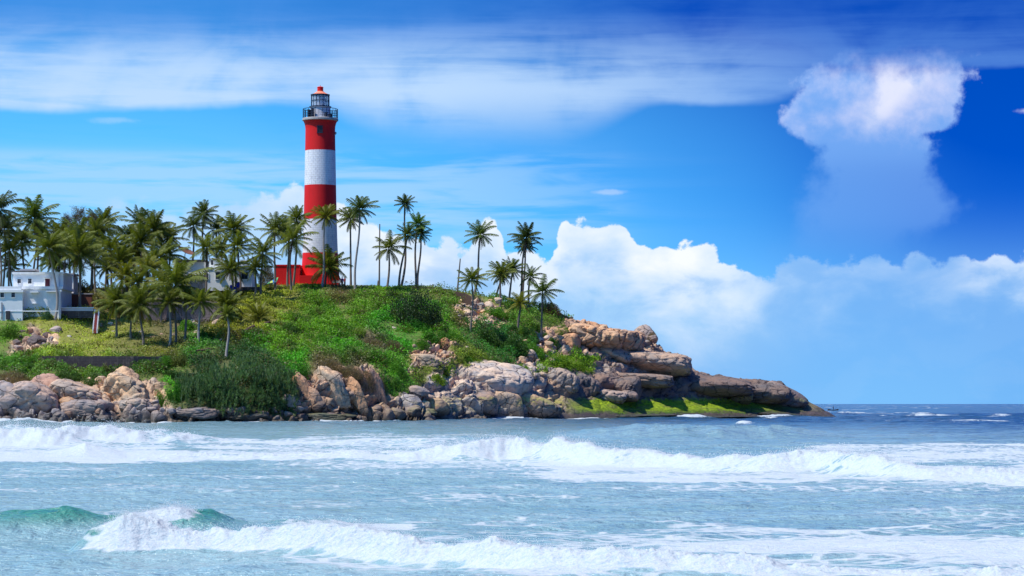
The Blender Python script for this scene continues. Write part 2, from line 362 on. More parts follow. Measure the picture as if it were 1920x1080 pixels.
def rock_mat(name, use_attr):
    m, tt, out = new_mat(name)
    g = tt.node('ShaderNodeNewGeometry'); P = V(tt, g.outputs['Position']); px_, py_, pz_ = tt.sep(P)
    nx_, ny_, nz_ = tt.sep(V(tt, g.outputs['Normal']))
    if use_attr:
        at = tt.node('ShaderNodeAttribute', attribute_name='tone'); tone = V(tt, at.outputs['Color'])
        ra = tt.node('ShaderNodeAttribute', attribute_name='rock'); rock = V(tt, ra.outputs['Fac'])
    else:
        oi = tt.node('ShaderNodeObjectInfo'); tone = V(tt, oi.outputs['Color']); rock = None
    n1 = tt.noise(P, 0.35, 5, 0.6, 0.4); n2 = tt.noise(P, 1.6, 6, 0.65); n3 = tt.noise(P, 7.0, 4, 0.7)
    st_ = tt.noise(tt.scale(P, (0.25, 0.25, 2.2)), 1.0, 4, 0.6, 0.6)
    c = tt.mix(tt.sstep(n1, .38, .62), (1.18, 1.02, 0.88), (0.72, 0.76, 0.82))
    c = tt.mix(1.0, tone, c, 'MULTIPLY')
    c = tt.mix(tt.sstep(n2, .50, .75) * 0.45, c, (0.16, 0.11, 0.09))          # dark lichen and stain
    c = tt.mix(tt.sstep(n3 * .5 + n2 * .5, .56, .70) * 0.45, c, (0.62, 0.52, 0.42))
    c = tt.mix(tt.sstep(st_, .56, .68) * 0.35, c, (0.09, 0.06, 0.05))
    ck = tt.voro(tt.vec(px_ * .35 + n2 * 0.35, py_ * .25, pz_ * .55 + n1 * .4), 1.0, 'DISTANCE_TO_EDGE')
    ck2 = tt.voro(tt.vec(px_ * 1.0 + n2 * 0.5, py_ * .7, pz_ * 1.3), 1.0, 'DISTANCE_TO_EDGE')
    crack = tt.sstep(ck, 0.035, 0.0) * tt.sstep(n1, 0.42, 0.52); crack2 = tt.sstep(ck2, 0.03, 0.0) * tt.sstep(n2, 0.5, 0.58)
    c = tt.mix(crack * .8 + crack2 * .5, c, (0.03, 0.02, 0.018))               # fissures drawn darker
    # weed and algae on the rocks the sea reaches
    wl = pz_ + (n2 - 0.5) * 2.2 + (n1 - .5) * 1.5
    wet = tt.sstep(wl, 2.2, 0.7)
    c = tt.mix(wet * 0.72, c, (0.045, 0.038, 0.036))
    xm = tt.sstep(px_, -36.0, 6.0)
    mm = tt.sstep(wl, 0.8, 1.15) * tt.sstep(wl, 3.9, 3.0) * tt.sstep(nz_ + (n2 - .5) * .8, -0.1, 0.40) * xm * tt.sstep(px_, 62, 40)
    mcol = tt.mix(tt.sstep(wl, 0.8, 1.9), (0.02, 0.07, 0.006), (0.30, 0.40, 0.008))
    mcol = tt.mix(tt.sstep(n3 * .4 + n2 * .6, .42, .60) * .75, mcol, (0.07, 0.14, 0.006))
    mcol = tt.mix(tt.sstep(st_, .5, .62) * .5, mcol, (0.10, 0.08, 0.04))
    mid = tt.sstep(px_, 8, 14)
    lush = tt.sstep(n1, .62, .36) * 0.6 * (1.0 - mid) + mid
    c = tt.mix((mm * lush).clamp(), c, mcol)
    dk = tt.sstep(wl, 0.9, 0.2) * tt.sstep(n2, .35, .55) * .6
    c = tt.mix(dk, c, (0.018, 0.035, 0.012))
    if rock is not None:
        sat_ = V(tt, tt.node('ShaderNodeAttribute', attribute_name='soil').outputs['Color'])
        soil = tt.mix(tt.sstep(n2, .4, .62), sat_, tt.mix(0.5, sat_, (0.16, 0.12, 0.04)))
        soil = tt.mix(tt.sstep(n3, .50, .66) * .55, soil, (0.03, 0.04, 0.01))
        c = tt.mix(rock, soil, c)
    h = n1 * 0.8 + n2 * 0.5 + n3 * 0.16 - crack * 0.35 - crack2 * 0.15 + tt.noise(P, 22, 3, .6) * .04
    nb = tt.bump(h, 0.85, 0.38)
    rgh = 0.92 - wet * 0.45
    pbr(tt, out, c, rgh, nb, 0.35)
    return m
M['terrain'] = rock_mat('headland_surface', True)
M['rock'] = rock_mat('weathered_rock', False)

def leaf_mat(name, col_a, col_b, attr=None, trans=0.35, objcol=False):
    m, tt, out = new_mat(name)
    g = tt.node('ShaderNodeNewGeometry'); P = V(tt, g.outputs['Position'])
    rnd = tt.noise(P, 2.2, 3, 0.6)
    if attr:
        at = tt.node('ShaderNodeAttribute', attribute_name=attr); c = V(tt, at.outputs['Color'])
        c = tt.mix(tt.sstep(rnd, .35, .65) * .5, c, tt.mix(1.0, c, (0.55, 0.6, 0.5), 'MULTIPLY'))
    else:
        c = tt.mix(tt.sstep(rnd, .38, .62), col_a, col_b)
        if objcol:
            oi = tt.node('ShaderNodeObjectInfo'); c = tt.mix(1.0, c, V(tt, oi.outputs['Color']), 'MULTIPLY')
    b = tt.node('ShaderNodeBsdfPrincipled'); tt.put(b.inputs['Base Color'], c); b.inputs['Roughness'].default_value = 0.5; b.inputs['Specular IOR Level'].default_value = 0.25
    tr = tt.node('ShaderNodeBsdfTranslucent'); tt.put(tr.inputs[0], tt.mix(1.0, c, (1.3, 1.4, 0.6), 'MULTIPLY'))
    mx = tt.node('ShaderNodeMixShader'); mx.inputs[0].default_value = trans
    tt.l.new(b.outputs[0], mx.inputs[1]); tt.l.new(tr.outputs[0], mx.inputs[2]); tt.l.new(mx.outputs[0], out.inputs[0])
    return m
M['cover'] = leaf_mat('ground_cover_leaves', None, None, attr='leafcol')
M['bush'] = leaf_mat('shrub_leaves', (1.15, 1.1, 1.0), (0.6, 0.7, 0.7), objcol=True)
M['palm'] = leaf_mat('palm_leaves', (0.105, 0.125, 0.022), (0.060, 0.085, 0.018), objcol=True, trans=0.3)
M['deadfrond'] = leaf_mat('dead_palm_leaves', (0.20, 0.13, 0.055), (0.11, 0.065, 0.035), objcol=False, trans=0.15)
M['trunk'] = paint('palm_bark', (0.20, 0.16, 0.13), 0.95, 0.7, 1.5, (0.07, 0.05, 0.04), 0.8, 4.0)
M['palebark'] = paint('pale_palm_bark', (0.34, 0.30, 0.27), 0.95, 0.5, 1.5, (0.16, 0.13, 0.11), 0.8, 4.0)
M['wood'] = paint('dark_weathered_wood', (0.10, 0.06, 0.045), 0.95, 0.6, 2.0, (0.03, 0.02, 0.02), 0.6)

# ================================================================== headland: a surface lofted through profiles, shore to skyline
PROF = {   # photo column: [(row, distance) ...] from waterline to the ridge
 -420: [(793,318),(760,324),(715,333),(690,342),(668,354),(624,374),(597,385),(570,402),(555,415),(548,428)],
 0:    [(793,324),(762,329),(712,338),(690,345),(668,356),(624,374),(597,385),(570,402),(555,412),(545,428)],
 100:  [(793,325),(765,330),(705,341),(690,347),(668,357),(625,375),(597,386),(570,402),(555,412),(547,428)],
 200:  [(793,327),(765,332),(718,341),(695,349),(668,358),(635,376),(600,390),(566,402),(556,412),(548,430)],
 300:  [(793,329),(768,333),(700,344),(686,351),(666,360),(640,373),(600,390),(566,402),(556,412),(547,428)],
 400:  [(792,333),(770,337),(728,343),(690,352),(655,364),(625,378),(600,388),(572,402),(552,413),(538,430)],
 500:  [(792,337),(766,341),(718,346),(680,356),(645,370),(615,383),(590,393),(566,404),(550,414),(537,430)],
 600:  [(791,343),(767,346),(705,350),(680,358),(645,371),(615,384),(590,393),(565,404),(549,413),(538,425)],
 700:  [(790,350),(769,353),(697,358),(680,364),(645,377),(615,388),(590,397),(567,406),(551,415),(540,426)],
 800:  [(790,357),(762,362),(722,368),(682,376),(650,384),(620,393),(595,402),(575,408),(558,415),(541,428)],
 900:  [(788,370),(762,375),(736,378),(688,386),(660,394),(630,402),(605,410),(588,416),(573,422),(556,432)],
 1000: [(787,383),(764,388),(742,391),(698,396),(672,403),(645,409),(625,415),(608,421),(594,426),(579,434)],
 1100: [(786,395),(765,400),(746,404),(706,408),(692,413),(665,418),(648,423),(630,428),(615,432),(603,438)],
 1200: [(785,407),(765,413),(751,417),(708,421),(698,425),(672,428),(655,432),(645,436),(636,440),(630,444)],
 1270: [(784,414),(765,420),(751,424),(708,428),(702,431),(690,434),(678,437),(670,440),(665,443),(663,447)],
 1305: [(784,418),(765,424),(751,428),(712,431),(706,434),(704,436),(703,438),(702,440),(701,443),(700,448)],
 1400: [(784,425),(770,432),(758,437),(727,440),(718,442),(716,444),(715,446),(714,448),(713,450),(712,454)],
 1465: [(784,430),(772,437),(762,442),(738,445),(724,447),(721,449),(719,451),(718,452),(717,454),(716,457)],
 1500: [(784,433),(777,439),(770,443),(758,446),(748,448),(745,449),(743,451),(742,452),(741,454),(740,457)],
 1530: [(784,436),(780,441),(775,444),(769,447),(765,449),(764,451),(763,452),(762,454),(761,455),(760,458)],
 1570: [(784,440),(783,443),(782,446),(781,449),(781,451),(781,452),(781,453),(781,454),(781,455),(782,458)],
 1620: [(800,440),(800,443),(800,446),(800,449),(800,451),(800,452),(800,453),(800,454),(800,455),(800,458)],
}
NU, NT = 1150, 420
UP = np.linspace(-420, 1620, NU)
keys = sorted(PROF)
Kc = []
for k in keys:
    pr = PROF[k]; D = [d for _, d in pr]; Z = [HC + (HZ - y) / F * d for y, d in pr]
    Dn = [D[0] - 26, D[0] - 8] + D; Zn = [-4.0, -1.3] + Z
    back = 45 if k < 1000 else 22
    Dn += [D[-1] + back * .5, D[-1] + back, D[-1] + back * 1.6]; Zn += [Z[-1] - 0.8, max(Z[-1] - 5, -1.5), -4]
    Kc.append((Dn, Zn))
Kc = np.array(Kc)                                            # (nk, 2, 15)
nc = Kc.shape[2]
def smooth_cols(A, n=9):
    k = np.hanning(n + 2)[1:-1]; k /= k.sum()
    P_ = np.pad(A, ((n // 2, n // 2),) + ((0, 0),) * (A.ndim - 1), mode='edge')
    return sum(P_[i:i + A.shape[0]] * k[i] for i in range(n))
G0 = np.stack([np.stack([np.interp(UP, keys, Kc[:, a, j]) for j in range(nc)], 1) for a in (0, 1)], 2)   # NU,nc,2
G0 = smooth_cols(G0, 21)
# resample each column by a Catmull-Rom through the control rows
tt_ = np.linspace(1.0, nc - 2.001, NT); i0 = np.floor(tt_).astype(int); fr = (tt_ - i0)[None, :, None]
p0, p1, p2, p3 = [G0[:, np.clip(i0 + q, 0, nc - 1), :] for q in (-1, 0, 1, 2)]
tens = 0.35
m1, m2 = (p2 - p0) * tens, (p3 - p1) * tens
G = (2 * fr**3 - 3 * fr**2 + 1) * p1 + (fr**3 - 2 * fr**2 + fr) * m1 + (-2 * fr**3 + 3 * fr**2) * p2 + (fr**3 - fr**2) * m2
GD, GZ = G[..., 0], G[..., 1]
GX = (UP[:, None] - 960) / F * GD
GPX = np.repeat(UP[:, None], NT, 1); GPY = HZ - (GZ - HC) * F / GD
def inpoly(px, py, poly):
    c = np.zeros(np.shape(px), bool); n = len(poly)
    for i in range(n):
        x1, y1 = poly[i]; x2, y2 = poly[(i + 1) % n]
        if y1 == y2: continue
        c ^= ((y1 > py) != (y2 > py)) & (px < (x2 - x1) * (py - y1) / (y2 - y1) + x1)
    return c
wob = (fbm(GX * .25, GD * .25, GZ * .25, 4, 5) - .5) * 60
wob2 = (fbm(GX * .25 + 40, GD * .25, GZ * .25, 4, 9) - .5) * 40
qx, qy = GPX + wob, GPY + wob2
ROCKP = [[(-700, 735), (-60, 735), (20, 705), (90, 712), (160, 700), (225, 722), (262, 702), (300, 705), (312, 740), (330, 766), (560, 768), (552, 705), (620, 692), (700, 690), (722, 735), (745, 742), (775, 728), (830, 700), (860, 680), (960, 680), (1000, 708), (1050, 690), (1110, 694), (1120, 668), (1060, 655), (1010, 650), (1015, 618), (1060, 612), (1050, 596), (1700, 500), (1700, 1200), (-700, 1200)],
         [(765, 655), (830, 640), (858, 665), (845, 690), (770, 690)], [(845, 560), (900, 556), (950, 590), (945, 608), (870, 608)],
         [(25, 640), (70, 612), (108, 630), (100, 656), (30, 658)], [(970, 672), (1010, 664), (1020, 700), (975, 702)]]
rockm = np.zeros(GPX.shape, bool)
for p in ROCKP: rockm |= inpoly(qx, qy, p)
rockm[:, -90:] |= False
rock = rockm.astype(float)
for _ in range(3):
    rock[1:-1, 1:-1] = (rock[1:-1, 1:-1] * 2 + rock[2:, 1:-1] + rock[:-2, 1:-1] + rock[1:-1, 2:] + rock[1:-1, :-2]) / 6
# normals of the base surface
Pb = np.stack([GX, GD, GZ], -1)
du = np.gradient(Pb, axis=0); dv = np.gradient(Pb, axis=1)
Nb = np.cross(du, dv); Nb /= np.linalg.norm(Nb, axis=-1, keepdims=True) + 1e-9
Nb[Nb[..., 2] < -0.2] *= -1
wx_ = (fbm(GX * .4, GD * .4, GZ * .4, 3, 21) - .5) * 1.2
csz = 1 + .7 * sst(GPX, 740, 800) * sst(GPY, 660, 680)
f1, f2, cid = voronoi(GX / 4.6 / csz + wx_, GD / 5.0 / csz, GZ / 2.6 / csz + wx_, 3)
big = sst(f2 - f1, 0.0, 0.42) ** 0.6
g1, g2, cid2 = voronoi(GX / 1.7 + wx_, GD / 1.8, GZ / 1.15 - wx_, 8)
sml = sst(g2 - g1, 0.0, 0.45) ** 0.7
h1_, h2_, cid3 = voronoi(GX / .75, GD / .8, GZ / .6 + wx_, 12)
tny = sst(h2_ - h1_, 0, .4)
rough_ = fbm(GX * .9, GD * .9, GZ * .9, 5, 30, .55) - .5
slabz = sst(GPX, 1060, 1120) * sst(GPY, 640, 660)           # big smooth ledges of the point
calm = 1 - .75 * sst(GPX, 1030, 1080) * sst(GPY, 738, 748)
dispR = (big - .8) * 1.5 * (0.6 + cid) * (1 - .45 * slabz) + (sml - .8) * (0.55 - .35 * slabz) * (1 - .6 * sst(GPX, 740, 800) * sst(GPY, 680, 700)) * (0.5 + cid2) + (tny - .8) * .12 * cid2 + rough_ * 0.8
# long joints between the strata of the point
strat = np.sin((GZ - GX * -0.045 + (fbm(GX * .08, GD * .08, 0, 3, 44) - .5) * 2.0) * 2.1)
dispR += slabz * (np.clip(strat, -1, .2) * .45)
dispR *= calm
dispV = (fbm(GX * .12, GD * .12, 0, 4, 50) - .5) * 2.2 + (fbm(GX * .6, GD * .6, 0, 3, 52) - .5) * .7
lawn = inpoly(GPX, GPY, [(-400, 668), (-400, 600), (420, 600), (380, 640), (300, 668)]).astype(float)
dispV *= (1 - .6 * lawn)
flat = sst(GPY, 560, 545) * sst(GPX, 860, 780)             # the level top round the lighthouse and houses
dispV *= (1 - .8 * flat)
dd = rock * dispR + (1 - rock) * dispV
dd[:, -60:] *= 0.5
PG = Pb + Nb * dd[..., None]
tone = np.zeros(GPX.shape + (4,)); tone[..., 3] = 1
def setreg(arr, mask, c):
    for i in range(3): arr[..., i] = arr[..., i] * (1 - mask) + c[i] * mask
setreg(tone, np.ones(GPX.shape), (0.62, 0.44, 0.30))
setreg(tone, sst(GPX, 1040, 1090) * sst(GPY, 640, 672), (0.42, 0.32, 0.25))
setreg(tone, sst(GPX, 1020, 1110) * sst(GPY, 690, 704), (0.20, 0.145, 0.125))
setreg(tone, sst(GPX, 1000, 1060) * sst(GPY, 655, 630), (0.62, 0.37, 0.22))
setreg(tone, sst(GPX, 735, 800) * sst(GPX, 1050, 990) * sst(GPY, 680, 690), (0.60, 0.48, 0.38))
setreg(tone, sst(GPX, 320, 380) * sst(GPX, 780, 730) * sst(GPY, 680, 700), (0.48, 0.32, 0.22))
setreg(tone, sst(GPX, 330, 260) * sst(GPY, 740, 772), (0.36, 0.31, 0.29))
setreg(tone, sst(GPX, 140, 60) * sst(GPY, 650, 670) * sst(GPY, 760, 700) * 0, (0.4, 0.3, 0.25))
var = (cid - .5)[..., None] * .35 + (cid2 - .5)[..., None] * .25
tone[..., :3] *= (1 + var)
LEAFC = [  # (x, y, radius, colour) of the plants that cover the slopes
 (620,600,90,(.085,.17,.012)),(680,560,60,(.10,.19,.015)),(560,640,70,(.10,.20,.012)),(640,660,60,(.06,.19,.010)),(740,620,60,(.05,.20,.012)),
 (520,570,60,(.17,.19,.02)),(460,600,50,(.20,.20,.02)),(430,620,40,(.17,.17,.02)),(700,645,40,(.15,.11,.07)),(610,690,45,(.15,.11,.06)),(660,690,40,(.14,.10,.06)),
 (560,690,35,(.05,.20,.01)),(740,690,40,(.08,.20,.015)),(740,720,30,(.07,.17,.02)),(820,620,50,(.07,.19,.012)),(870,600,30,(.13,.13,.03)),(900,640,50,(.04,.13,.02)),
 (960,640,50,(.035,.13,.02)),(1060,675,50,(.13,.22,.015)),(1000,600,50,(.09,.17,.02)),(930,580,30,(.10,.18,.02)),(1080,640,30,(.14,.20,.02)),(860,670,50,(.13,.17,.02)),(800,700,40,(.12,.16,.02)),
 (150,640,120,(.22,.25,.03)),(250,650,60,(.13,.14,.025)),(60,650,40,(.11,.12,.03)),(20,620,40,(.10,.20,.02)),(320,640,50,(.09,.09,.03)),(370,650,40,(.06,.16,.02)),(300,665,50,(.14,.13,.03)),
 (100,650,60,(.22,.24,.03)),(180,655,60,(.22,.23,.03)),(130,690,70,(.05,.12,.02)),(220,690,70,(.055,.12,.02)),(300,690,50,(.07,.14,.02)),(40,680,50,(.06,.16,.015)),(30,715,45,(.10,.09,.045)),(170,730,30,(.14,.17,.02)),(310,725,30,(.06,.20,.01)),
 (440,720,120,(.03,.07,.02)),(200,570,70,(.10,.09,.03)),(330,580,60,(.08,.08,.03)),(640,555,40,(.15,.12,.05)),(480,650,30,(.05,.15,.01))]
wsum = np.zeros(GPX.shape); soil = np.zeros(GPX.shape + (4,)); soil[..., 3] = 1
ql, qk = GPX + (wob - 0) * .9, GPY + wob2 * .6
for x0, y0, r0, c in LEAFC:
    wgt = np.exp(-4.5 * (((ql - x0) / r0) ** 2 + ((qk - y0) / (r0 * .7)) ** 2)) + 1e-6
    wsum += wgt
    for i in range(3): soil[..., i] += wgt * c[i]
soil[..., :3] /= wsum[..., None]
pn = fbm(GX * .5, GD * .5, 0, 3, 61)
leafc = soil.copy()
leafc[..., :3] *= 1.6
soil[..., :3] = soil[..., :3] * .95 + np.array((.05, .035, .01))
idx = np.arange(NU * NT).reshape(NU, NT)
fq = np.stack([idx[:-1, :-1], idx[1:, :-1], idx[1:, 1:], idx[:-1, 1:]], -1).reshape(-1, 4)
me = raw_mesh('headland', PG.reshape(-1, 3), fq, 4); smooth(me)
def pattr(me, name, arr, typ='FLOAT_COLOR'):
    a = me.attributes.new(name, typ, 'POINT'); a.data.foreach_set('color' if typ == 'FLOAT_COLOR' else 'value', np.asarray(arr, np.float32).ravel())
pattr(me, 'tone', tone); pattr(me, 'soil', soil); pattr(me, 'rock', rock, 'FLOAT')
hl_o = tag(link('terrain', me, M['terrain']), kind='structure')

def ground(px, py, front=True):
    """point of the finished headland seen at a photo position"""
    i = int(np.clip(round((px - UP[0]) / (UP[1] - UP[0])), 0, NU - 1))
    col = PG[i]; ys = HZ - (col[:, 2] - HC) * F / col[:, 1]
    k = np.nonzero(ys <= py)[0]
    k = k[0] if len(k) else int(np.argmin(ys[:300]))
    return Vector(col[k]), Vector(Nb[i, k])
def at(px, py, D): return Vector(((px - 960) / F * D, D, HC + (HZ - py) / F * D))
def zat(x, y):
    """height of the headland under a plan position"""
    px = x / y * F + 960; i = int(np.clip(round((px - UP[0]) / (UP[1] - UP[0])), 0, NU - 1))
    return float(np.interp(y, PG[i, :, 1], PG[i, :, 2]))

# ------------------------------------------------------------------ rocks
def ico(sub):
    bm = bmesh.new(); bmesh.ops.create_icosphere(bm, subdivisions=sub, radius=1.0)
    v = np.array([q.co[:] for q in bm.verts]); f = np.array([[q.index for q in p.verts] for p in bm.faces]); bm.free()
    return v, f
IV, IF = ico(5); IV6, IF6 = ico(6)
def rock_mesh(seed, planes=13, k=14, cracks=0.0, cell=(.5, .5, .4), box=0.0, hi=False, nse=.10):
    r_ = np.random.RandomState(seed); iv, if_ = (IV6, IF6) if hi else (IV, IF)
    n = r_.normal(size=(planes, 3)); n /= np.linalg.norm(n, axis=1)[:, None]
    if box:
        ax = np.array([(1, 0, 0), (-1, 0, 0), (0, -1, 0), (0, 1, 0), (0, 0, 1), (0, 0, -1)], float) + r_.normal(size=(6, 3)) * .12
        n = np.concatenate([n, ax / np.linalg.norm(ax, axis=1)[:, None]])
    d = r_.uniform(.72, 1.08, len(n)) * (1.0 if not box else 1.0)
    dots = np.maximum(iv @ n.T, 1e-3)
    ri = d / dots
    r0 = (np.sum(ri ** (-k), 1) + 1.25 ** (-k)) ** (-1 / k)
    p = iv * r0[:, None]
    s = seed * 13.7
    r1 = 1 + (fbm(p[:, 0] * 1.6 + s, p[:, 1] * 1.6, p[:, 2] * 1.6, 5, seed, .55) - .5) * nse * 2.2
    if cracks:
        wv = (fbm(p[:, 0] * 2 + s, p[:, 1] * 2, p[:, 2] * 2, 3, seed + 5) - .5) * 1.0
        a, b, ci = voronoi(p[:, 0] / cell[0] + s + wv, p[:, 1] / cell[1], p[:, 2] / cell[2] + wv, seed)
        r1 += (sst(b - a, 0, .30) ** .6 - .8) * cracks * (.5 + ci)
    p = p * r1[:, None]
    me = raw_mesh('boulder', p, if_, 3); smooth(me); me.materials.append(M['rock'])
    return me
RP = [rock_mesh(i + 1, 12 + i % 4, 10 + 4 * (i % 3)) for i in range(8)]
RC = [rock_mesh(40 + i, 12, 12, cracks=.07, box=i % 2) for i in range(3)]
TAN = (.66, .47, .31); GREY = (.42, .34, .30); PALE = (.62, .51, .42); BROWN = (.46, .30, .21); DARK = (.18, .13, .115); ORG = (.64, .38, .22)
nrock = [0]
def boulder(px, py, wpx, hpx, tint, label, group=None, me=None, D=None, deep=.8, tilt=0, rz=None, sink=.25):
    if D is None:
        p, n = ground(px, py)
    else: p = at(px, py, D)
    D_ = p.y; rx = wpx / 2 / F * D_; rz_ = hpx / 2 / F * D_
    nrock[0] += 1
    o = bpy.data.objects.new('boulder', me or RP[nrock[0] % 8]); COL.objects.link(o)
    o.location = (p.x, p.y + rx * deep * .35, at(px, py, D_).z + (rz_ * (0.0) if D else 0))
    o.scale = (rx * 1.05, rx * deep * 1.05, rz_ * 1.08)
    o.rotation_mode = 'XYZ'
    o.rotation_euler = (0, tilt, (random.uniform(-.5, .5) if rz is None else rz))
    j = random.uniform(.85, 1.15)
    o.color = tuple(q * j for q in tint) + (1,)
    return tag(o, label, 'rock', group)
def pile(box, n, size, tint, label, group, tints=None, flatq=.72):
    x0, y0, x1, y1 = box; k = 0; tries = 0; used = []
    while k < n and tries < n * 30:
        tries += 1
        x, y = random.uniform(x0, x1), random.uniform(y0, y1)
        s = size[0] + (size[1] - size[0]) * random.random() ** 2.0
        if any((x - a) ** 2 + ((y - b) * 1.4) ** 2 < (.42 * (s + c)) ** 2 for a, b, c in used): continue
        used.append((x, y, s)); k += 1
        boulder(x, y, s, s * random.uniform(.55, .9) * flatq / .72, random.choice(tints) if tints else tint, label, group, tilt=random.uniform(-.35, .35), rz=random.uniform(-3, 3), deep=.9)
pile((-60, 752, 300, 788), 30, (14, 34), GREY, 'grey rounded boulder heaped at the waterline of the left shore', 'grey boulders along the left waterline', [GREY, GREY, (.34, .29, .27), BROWN])
pile((-40, 712, 300, 756), 16, (16, 40), TAN, 'tan boulder in the sunlit heap above the left shore', 'tan boulders above the left shore', [TAN, TAN, PALE, ORG])
pile((300, 768, 560, 787), 30, (12, 36), GREY, 'low grey boulder at the waterline below the spiky dark bushes', 'grey boulders under the spiky bushes', [GREY, GREY, DARK])
pile((30, 618, 104, 652), 15, (14, 30), BROWN, 'brown boulder in the small heap on the lawn below the white house', 'boulders on the lawn', [BROWN, DARK, GREY])
pile((845, 562, 945, 606), 30, (9, 22), TAN, 'small tan boulder in the scree right of the dark round bush', 'boulders of the upper scree', [TAN, PALE, TAN])
pile((1012, 616, 1098, 650), 14, (14, 34), TAN, 'tan boulder among shrubs above the green bush on the point', 'boulders among the shrubs of the point', [TAN, PALE, ORG])
pile((768, 642, 848, 668), 9, (12, 26), BROWN, 'brown boulder above the pale flat slab in the middle of the slope', 'brown boulders above the flat slab', [BROWN, (.42, .22, .13)])
pile((742, 732, 815, 762), 10, (22, 46), PALE, 'pale boulder tumbled left of the big pale slab', 'pale boulders beside the big slab', [PALE, GREY, TAN])
pile((740, 764, 840, 784), 6, (34, 64), BROWN, 'brown boulder at the waterline below the big pale slab', 'waterline boulders below the big slab', [BROWN, (.36, .27, .22), (.42, .30, .2)])
pile((560, 762, 740, 784), 14, (14, 34), GREY, 'grey boulder at the foot of the upright brown rocks', 'boulders below the upright rocks', [GREY, DARK, BROWN])
pile((968, 664, 1040, 704), 9, (16, 34), PALE, 'pale boulder between the big slab and the light green bush', 'pale boulders beside the light green bush', [PALE, TAN])
pile((1062, 618, 1140, 652), 24, (22, 44), ORG, 'orange brown boulder in the stacked rocks at the top of the point', 'stacked rocks at the top of the point', [ORG, TAN, BROWN])
pile((1120, 626, 1196, 654), 22, (22, 44), ORG, 'orange brown boulder in the stacked rocks at the top of the point', 'stacked rocks at the top of the point', [ORG, TAN, BROWN])
pile((1190, 632, 1225, 652), 6, (14, 26), BROWN, 'brown boulder at the right end of the stacked rocks', 'rocks at the right end of the stack', [BROWN, GREY])
for (x, y, w_, h_, tn, lab, m_, tl) in [
    (573, 737, 32, 86, ORG, 'tall tan rock rib leaning against the spiky thicket, leftmost of the leaning ribs', 1, -.42),
    (596, 750, 26, 56, BROWN, 'short dark rib between the leftmost leaning rib and the broad one', 0, -.35),
    (626, 728, 42, 80, TAN, 'broad tan leaning rock rib with a bright top, under the vivid green creeper', 2, -.50),
    (646, 752, 34, 50, BROWN, 'squat brown rock at the foot of the broad leaning rib', 1, -.2),
    (668, 742, 28, 74, ORG, 'narrow orange cracked rib right of the broad leaning one', 0, -.25),
    (688, 728, 28, 70, BROWN, 'brown leaning rib below the dry brown scrub, second from the right', 2, -.3),
    (708, 730, 28, 84, (.40, .25, .18), 'rightmost reddish brown leaning rib, half hidden by dry scrub', 1, -.35),
    (640, 694, 26, 20, TAN, 'round tan rock perched on top of the standing rocks', 0, 0),
    (545, 755, 36, 30, GREY, 'small grey pointed rock left of the standing rocks', 1, .4),
    (716, 750, 30, 36, PALE, 'pale pointed rock right of the standing rocks', 0, .3),
    (798, 678, 66, 30, (.56, .40, .26), 'smooth pale orange slab lying flat in the middle of the slope', 1, .12),
    (835, 655, 30, 34, (.42, .22, .13), 'large reddish boulder above the pale orange slab', 2, .3),
    (1052, 628, 44, 28, (.55, .38, .22), 'large smooth yellow boulder among the shrubs of the point', 1, 0),
    (1212, 634, 44, 38, GREY, 'large grey boulder at the right end of the stacked rocks', 2, .3),
    (235, 715, 48, 44, TAN, 'large tan faceted rock on top of the left shore heap', 2, .1),
    (212, 722, 42, 26, ORG, 'flat yellowish rock left of the large faceted rock', 1, -.3),
    (255, 752, 44, 36, TAN, 'rounded tan boulder with a crack below the large faceted rock', 0, .2),
    (95, 736, 70, 50, (.46, .30, .24), 'broad pinkish rock with slanting cracks on the left shore', 2, .5),
    (15, 752, 90, 56, GREY, 'dark grey rock face at the left edge of the picture', 2, .2),
    (370, 775, 96, 24, (.34, .29, .27), 'long low grey slab at the waterline under the spiky bushes', 1, -.05),
    (465, 782, 90, 18, (.24, .24, .18), 'low slab with green weed at the waterline left of centre', 0, 0),
    (610, 782, 130, 18, (.22, .24, .12), 'long weed covered slab at the waterline under the standing rocks', 1, 0),
    (70, 642, 34, 24, DARK, 'dark brown boulder, biggest of the heap on the lawn', 2, 0), (97, 653, 14, 9, DARK, 'single dark stone on the grass in front of the lawn heap', 1, 0),
    (637, 588, 12, 11, (.5, .48, .45), 'small white rock alone on the green slope', 1, 0),
    (740, 616, 12, 8, (.45, .42, .35), 'little pale stone beside the brown dry patch', 0, 0),
    (455, 567, 20, 10, (.34, .32, .33), 'flat grey stone under the palms left of the lighthouse', 0, 0),
    (360, 612, 30, 20, GREY, 'grey rounded stone below the stone terrace wall', 1, 0), (412, 608, 26, 16, GREY, 'grey stone beside the fallen timber', 2, 0)]:
    boulder(x, y, w_, h_, tn, lab, me=RC[m_], tilt=tl, rz=random.uniform(-.3, .3), deep=.7)
